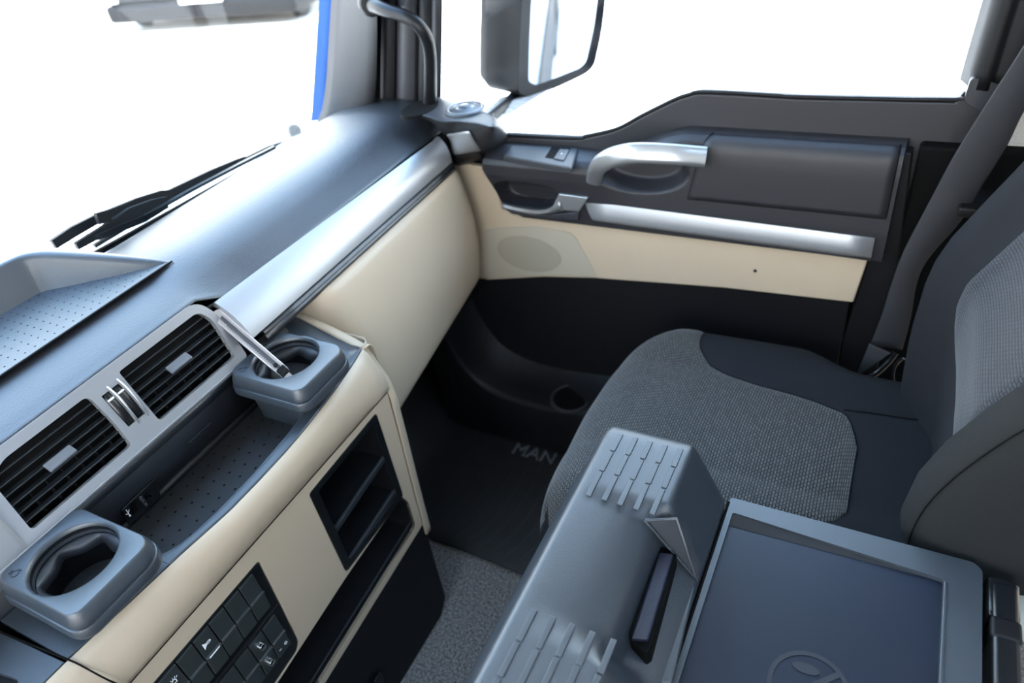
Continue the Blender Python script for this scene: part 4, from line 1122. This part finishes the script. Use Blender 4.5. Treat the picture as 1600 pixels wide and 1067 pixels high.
kc = px(1597, 958, z=.50)
lathe('pivot_cover', [(.030, -.012), (.036, -.006), (.036, .004), (.030, .010), (.0, .013)], kc+V((-.012, -.002, .022)), V((-.6, .3, .75)), 'palecap', seat, n=32)['label'] = 'pale round pivot cover'

# ================================================================== FLOOR MAT
matt = empty('floor_mat', (1.02, .85, 0), 'black rubber floor mat with curved ridges in the passenger footwell', 'mat')
rows = []
for i in range(31):
    y = lerp(.40, 1.19, i/30); r = []
    lift = .0+.22*sm(.92, 1.19, y)**1.2
    for j in range(11):
        x = lerp(.805+.02*math.sin((y-.4)*2.5), 1.27, j/10)
        r.append(V((x, y, .008+lift)))
    rows.append(r)
o = loft('mat_sheet', rows, 'rubber', matt, thick=.006)
for k in range(16):
    r_ = .10+.024*k; pts = []
    for q in range(25):
        an = lerp(-1.15, 1.15, q/24); x = 1.02+r_*1.15*math.sin(an)*.55; y = .98-r_*.78+ .10*(1-math.cos(an))
        x = 1.035+.21*math.sin(an); y = .93-.034*k+.06*(math.cos(an)-1)*-1
        if .42 < y < 1.16: pts.append(V((x, y, .0095+.22*sm(.92, 1.19, y)**1.2)))
    if len(pts) > 3: tube('mat_ridge', pts, .0050, 'plastic', matt, n=6, sp=0)
text('mat_lettering', 'MAN', .055, (1.150, .700, .016), V((0, 1, 0))*-1, V((1, 0, 0)), 'tab', matt, depth=.006)

# ================================================================== OUTSIDE
# wipers
wp = empty('wiper', (.55, 1.22, .84), 'black double wiper blades and arm resting at the foot of the windscreen', 'wiper')
WY = 1.215
def bar(name, pts, hw, m='black', parent=wp, th=.006, y=WY):
    P = [px(u, v, y=y) for u, v in pts]; rows = []
    N = len(P)
    for i, p in enumerate(P):
        t = (P[min(i+1, N-1)]-P[max(i-1, 0)]).normalized(); n = V((-t.z, 0, t.x)).normalized()
        h = hw if not isinstance(hw, (list, tuple)) else hw[i]
        rows.append([p+n*h-Y*th*.3, p+n*h+Y*th, p-n*h+Y*th, p-n*h-Y*th*.3])
    return loft(name, rows, m, parent, closed=True, caps=True, angle=40)
bar('wiper_arm', [(84, 382), (115, 362), (150, 343), (215, 318), (255, 306), (265, 304), (330, 272), (372, 252), (384, 247)], [.008, .009, .008, .010, .011, .009, .008, .005, .004])
bar('wiper_arm', [(120, 385), (160, 362), (205, 333), (240, 320), (262, 312)], [.006, .008, .010, .010, .006], y=WY-.012)
bar('blade_bridge', [(384, 249), (420, 232), (452, 220)], [.004, .005, .003])
bar('blade_bridge', [(150, 372), (185, 358), (225, 342), (262, 322)], [.004, .006, .006, .003], y=WY-.018)
bar('rubber_blade', [(100, 425), (185, 378), (270, 331), (360, 280), (440, 234), (478, 212)], .0045, 'deep', y=WY-.022)
bar('rubber_blade', [(148, 385), (215, 345), (300, 297), (380, 255), (430, 230)], .0030, 'slat', y=WY-.018)
bar('blade_joint', [(152, 342), (172, 336)], .010, 'black', y=WY-.02)
cw = struct(prism('trim_8', [(1.19, .70), (1.30, .70), (1.30, .80), (1.25, .835), (1.195, .842)], -.8, 1.26, 'cowl'), 'pale cowl outside the foot of the windscreen')
dk = px(460, 205, y=1.21)
dd = empty('round_reflector', tuple(dk-Z*.02), 'small round grey disc standing at the far end of the wiper', 'disc')
lathe('disc_face', [(.0, .004), (.013, .0035), (.0165, 0), (.0165, -.003), (0, -.003)], dk, V((-.35, -.75, .2)), 'pale_grey', dd, n=28)
tube('disc_stem', [dk-Z*.012+Y*.004, dk-Z*.034+Y*.004], .004, 'pale_grey', dd, n=10, sp=0)

# mirror
mir = empty('side_mirror', tuple(px(800, 160, x=1.62)), 'black exterior side mirror outside the passenger window', 'mirror')
gl = [px(828, 4, x=1.600), px(930, -60, x=1.775), px(934, 2, x=1.775), px(930, 40, x=1.77), px(917, 97, x=1.755), px(905, 108, x=1.735), px(848, 129, x=1.635), px(832, 133, x=1.61), px(825, 126, x=1.60)]
def frame_of(P):
    c = sum(P, V())/len(P); u = (P[2]-P[0]); u.z = 0; u.normalize(); n = u.cross(Z).normalized()
    if n.y > 0: n = -n
    n = V((-.556, -.831, 0)).normalized(); u = n.cross(Z).normalized()
    if u.x < 0: u = -u
    return c, u, n
c, u_, n_ = frame_of(gl); c = px(880, 70, x=1.690)
def mpt(uu, vv, w=0):
    p = px(uu, vv, n=n_, q=c); return ((p-c).dot(u_), (p-c).z)
g2 = [mpt(*q) for q in [(829, 8), (840, -120), (944, -120), (934, 2), (929, 42), (917, 96), (908, 106), (850, 129), (836, 133), (825, 127), (826, 70)]]
plate('mirror_glass', rnd(g2, .022, 4), c, u_, Z, n_, .003, 'mirror', mir)
cen2 = V((sum(a for a, b in g2)/len(g2), sum(b for a, b in g2)/len(g2)))
big = [mpt(*q) for q in [(812, 8), (816, -140), (958, -140), (942, 2), (937, 48), (925, 102), (912, 114), (868, 135), (828, 150), (806, 146), (808, 80)]]
big = rnd(big[:len(g2)], .03, 4); gi = [tuple(V(p).lerp(cen2, -.012)) for p in rnd(g2, .022, 4)]
def m3(p, w): return c+u_*p[0]+Z*p[1]+n_*w
tw_ = (u_*-.052)
rows = [[m3(p, -.004) for p in gi], [m3(p, .004) for p in gi], [m3(p, .010) for p in big], [m3(p, .002) for p in [tuple(V(q).lerp(cen2, -.02)) for q in big]],
        [m3(p, -.05)+tw_*.3 for p in big], [m3(p, -.085)+tw_*.8 for p in [tuple(V(q).lerp(cen2, .04)) for q in big]], [m3(p, -.12)+tw_*1.1 for p in [tuple(V(q).lerp(cen2, .16)) for q in big]], [m3(p, -.135)+tw_*1.2 for p in [tuple(V(q).lerp(cen2, .45)) for q in big]]]
loft('mirror_housing', rows, 'black', mir, closed=True, angle=50)
tube('mirror_arm', [px(806, 148, x=1.60), px(795, 160, x=1.56), px(782, 172, x=1.46), px(765, 186, x=1.39)], .014, 'black', mir, n=12)
rows = []
for t in [i/6 for i in range(7)]:
    a = px(lerp(868, 775, t), lerp(134, 192, t), x=lerp(1.66, 1.39, t)); b = px(lerp(800, 770, t), lerp(152, 178, t), x=lerp(1.60, 1.39, t))
    rows.append([a, a+V((0, .03, -.01)), b+V((0, .03, 0)), b])
loft('arm_fairing', rows, 'pale_grey', mir, closed=True, caps=True)

# parked car seen through the windscreen
car = empty('parked_car', (10.2, 12.0, -1.65), 'dark lower front of a grey car parked across the yard', 'car')
cA = px(170, 38, z=-1.42); cB = px(462, 18, z=-1.42); cd = (cB-cA); cd.z = 0; CL = cd.length; cd.normalize(); cn = V((cd.y, -cd.x, 0))
if cn.dot(EYE-cA) < 0: cn = -cn
def cbox(name, s0, s1, d0, d1, z0, z1, m, bv=.05):
    o = cA.copy(); o.z = 0; ce = o+cd*(s0+s1)/2-cn*(d0+d1)/2; ce.z = (z0+z1)/2
    return obox(name, ce, cd*(s1-s0)/2, cn*(d1-d0)/2, Z*(z1-z0)/2, m, car, bevel=bv, seg=3)
cbox('bumper', 0, CL, 0, 1.2, -1.45, -1.10, 'black', .10)
cbox('grille', .35, CL*.5, -.03, .1, -1.40, -1.16, 'black', .03)
cbox('number_plate', CL*.44, CL*.66, -.05, 0, -1.14, -1.06, 'white', .01)
cbox('bonnet', .05, CL-.05, .05, 1.4, -1.10, -.65, 'pillar', .12)
cbox('windscreen', .3, CL-.3, 1.1, 2.2, -.65, -.1, 'lampglass', .15)
cbox('rear_body', .1, CL-.1, 1.2, 4.2, -1.4, -.6, 'whitepaint', .12)
for s_ in (.15, CL-.45):
    cbox('headlamp', s_, s_+.3, -.02, .2, -1.06, -.92, 'chrome', .04)
    for d_ in (.7, 3.3): 
        o = cA.copy(); o.z = 0; ce = o+cd*(s_+.15)-cn*(d_); ce.z = -1.35
        lathe('wheel', [(.0, .1), (.2, .1), (.30, .08), (.30, -.08), (.2, -.1), (0, -.1)], ce, cd, 'rubber', car, n=24)
# trailer and neighbours behind, caught by the mirror
tr = empty('trailer', (.25, -6, -1.65), 'white box trailer behind the cab, seen only in the mirror', 'trailer')
box('trailer_body', (-.85, -11.0, -.45), (1.33, -2.2, 2.2), 'trailerpaint', tr, bevel=.03)
box('side_guard', (1.22, -9.0, -1.25), (1.30, -2.6, -.7), 'pillar', tr, bevel=.02)
for k in range(3): lathe('wheel', [(0, .15), (.3, .15), (.5, .12), (.5, -.12), (.3, -.15), (0, -.15)], (1.15, -8.0-1.3*k*.9, -1.15), X, 'rubber', tr, n=28)
rt = empty('red_lorry', (7, -26, -1.65), 'red lorry far behind, seen only in the mirror', 'lorry')
box('lorry_cab', (5.5, -28, -1.2), (8.0, -25.5, 1.6), 'redpaint', rt, bevel=.15)
box('lorry_windscreen', (5.7, -25.52, .2), (7.8, -25.46, 1.2), 'lampglass', rt, bevel=.02)
box('lorry_box', (5.5, -38, -.6), (8.0, -28.2, 2.3), 'whitepaint', rt, bevel=.05)
for xx in (5.9, 7.6): lathe('wheel', [(0, .15), (.3, .15), (.5, .12), (.5, -.12), (.3, -.15), (0, -.15)], (xx, -26.3, -1.15), X, 'rubber', rt, n=20)
for o in bpy.data.objects:
    if '_w' in o: del o['_w']
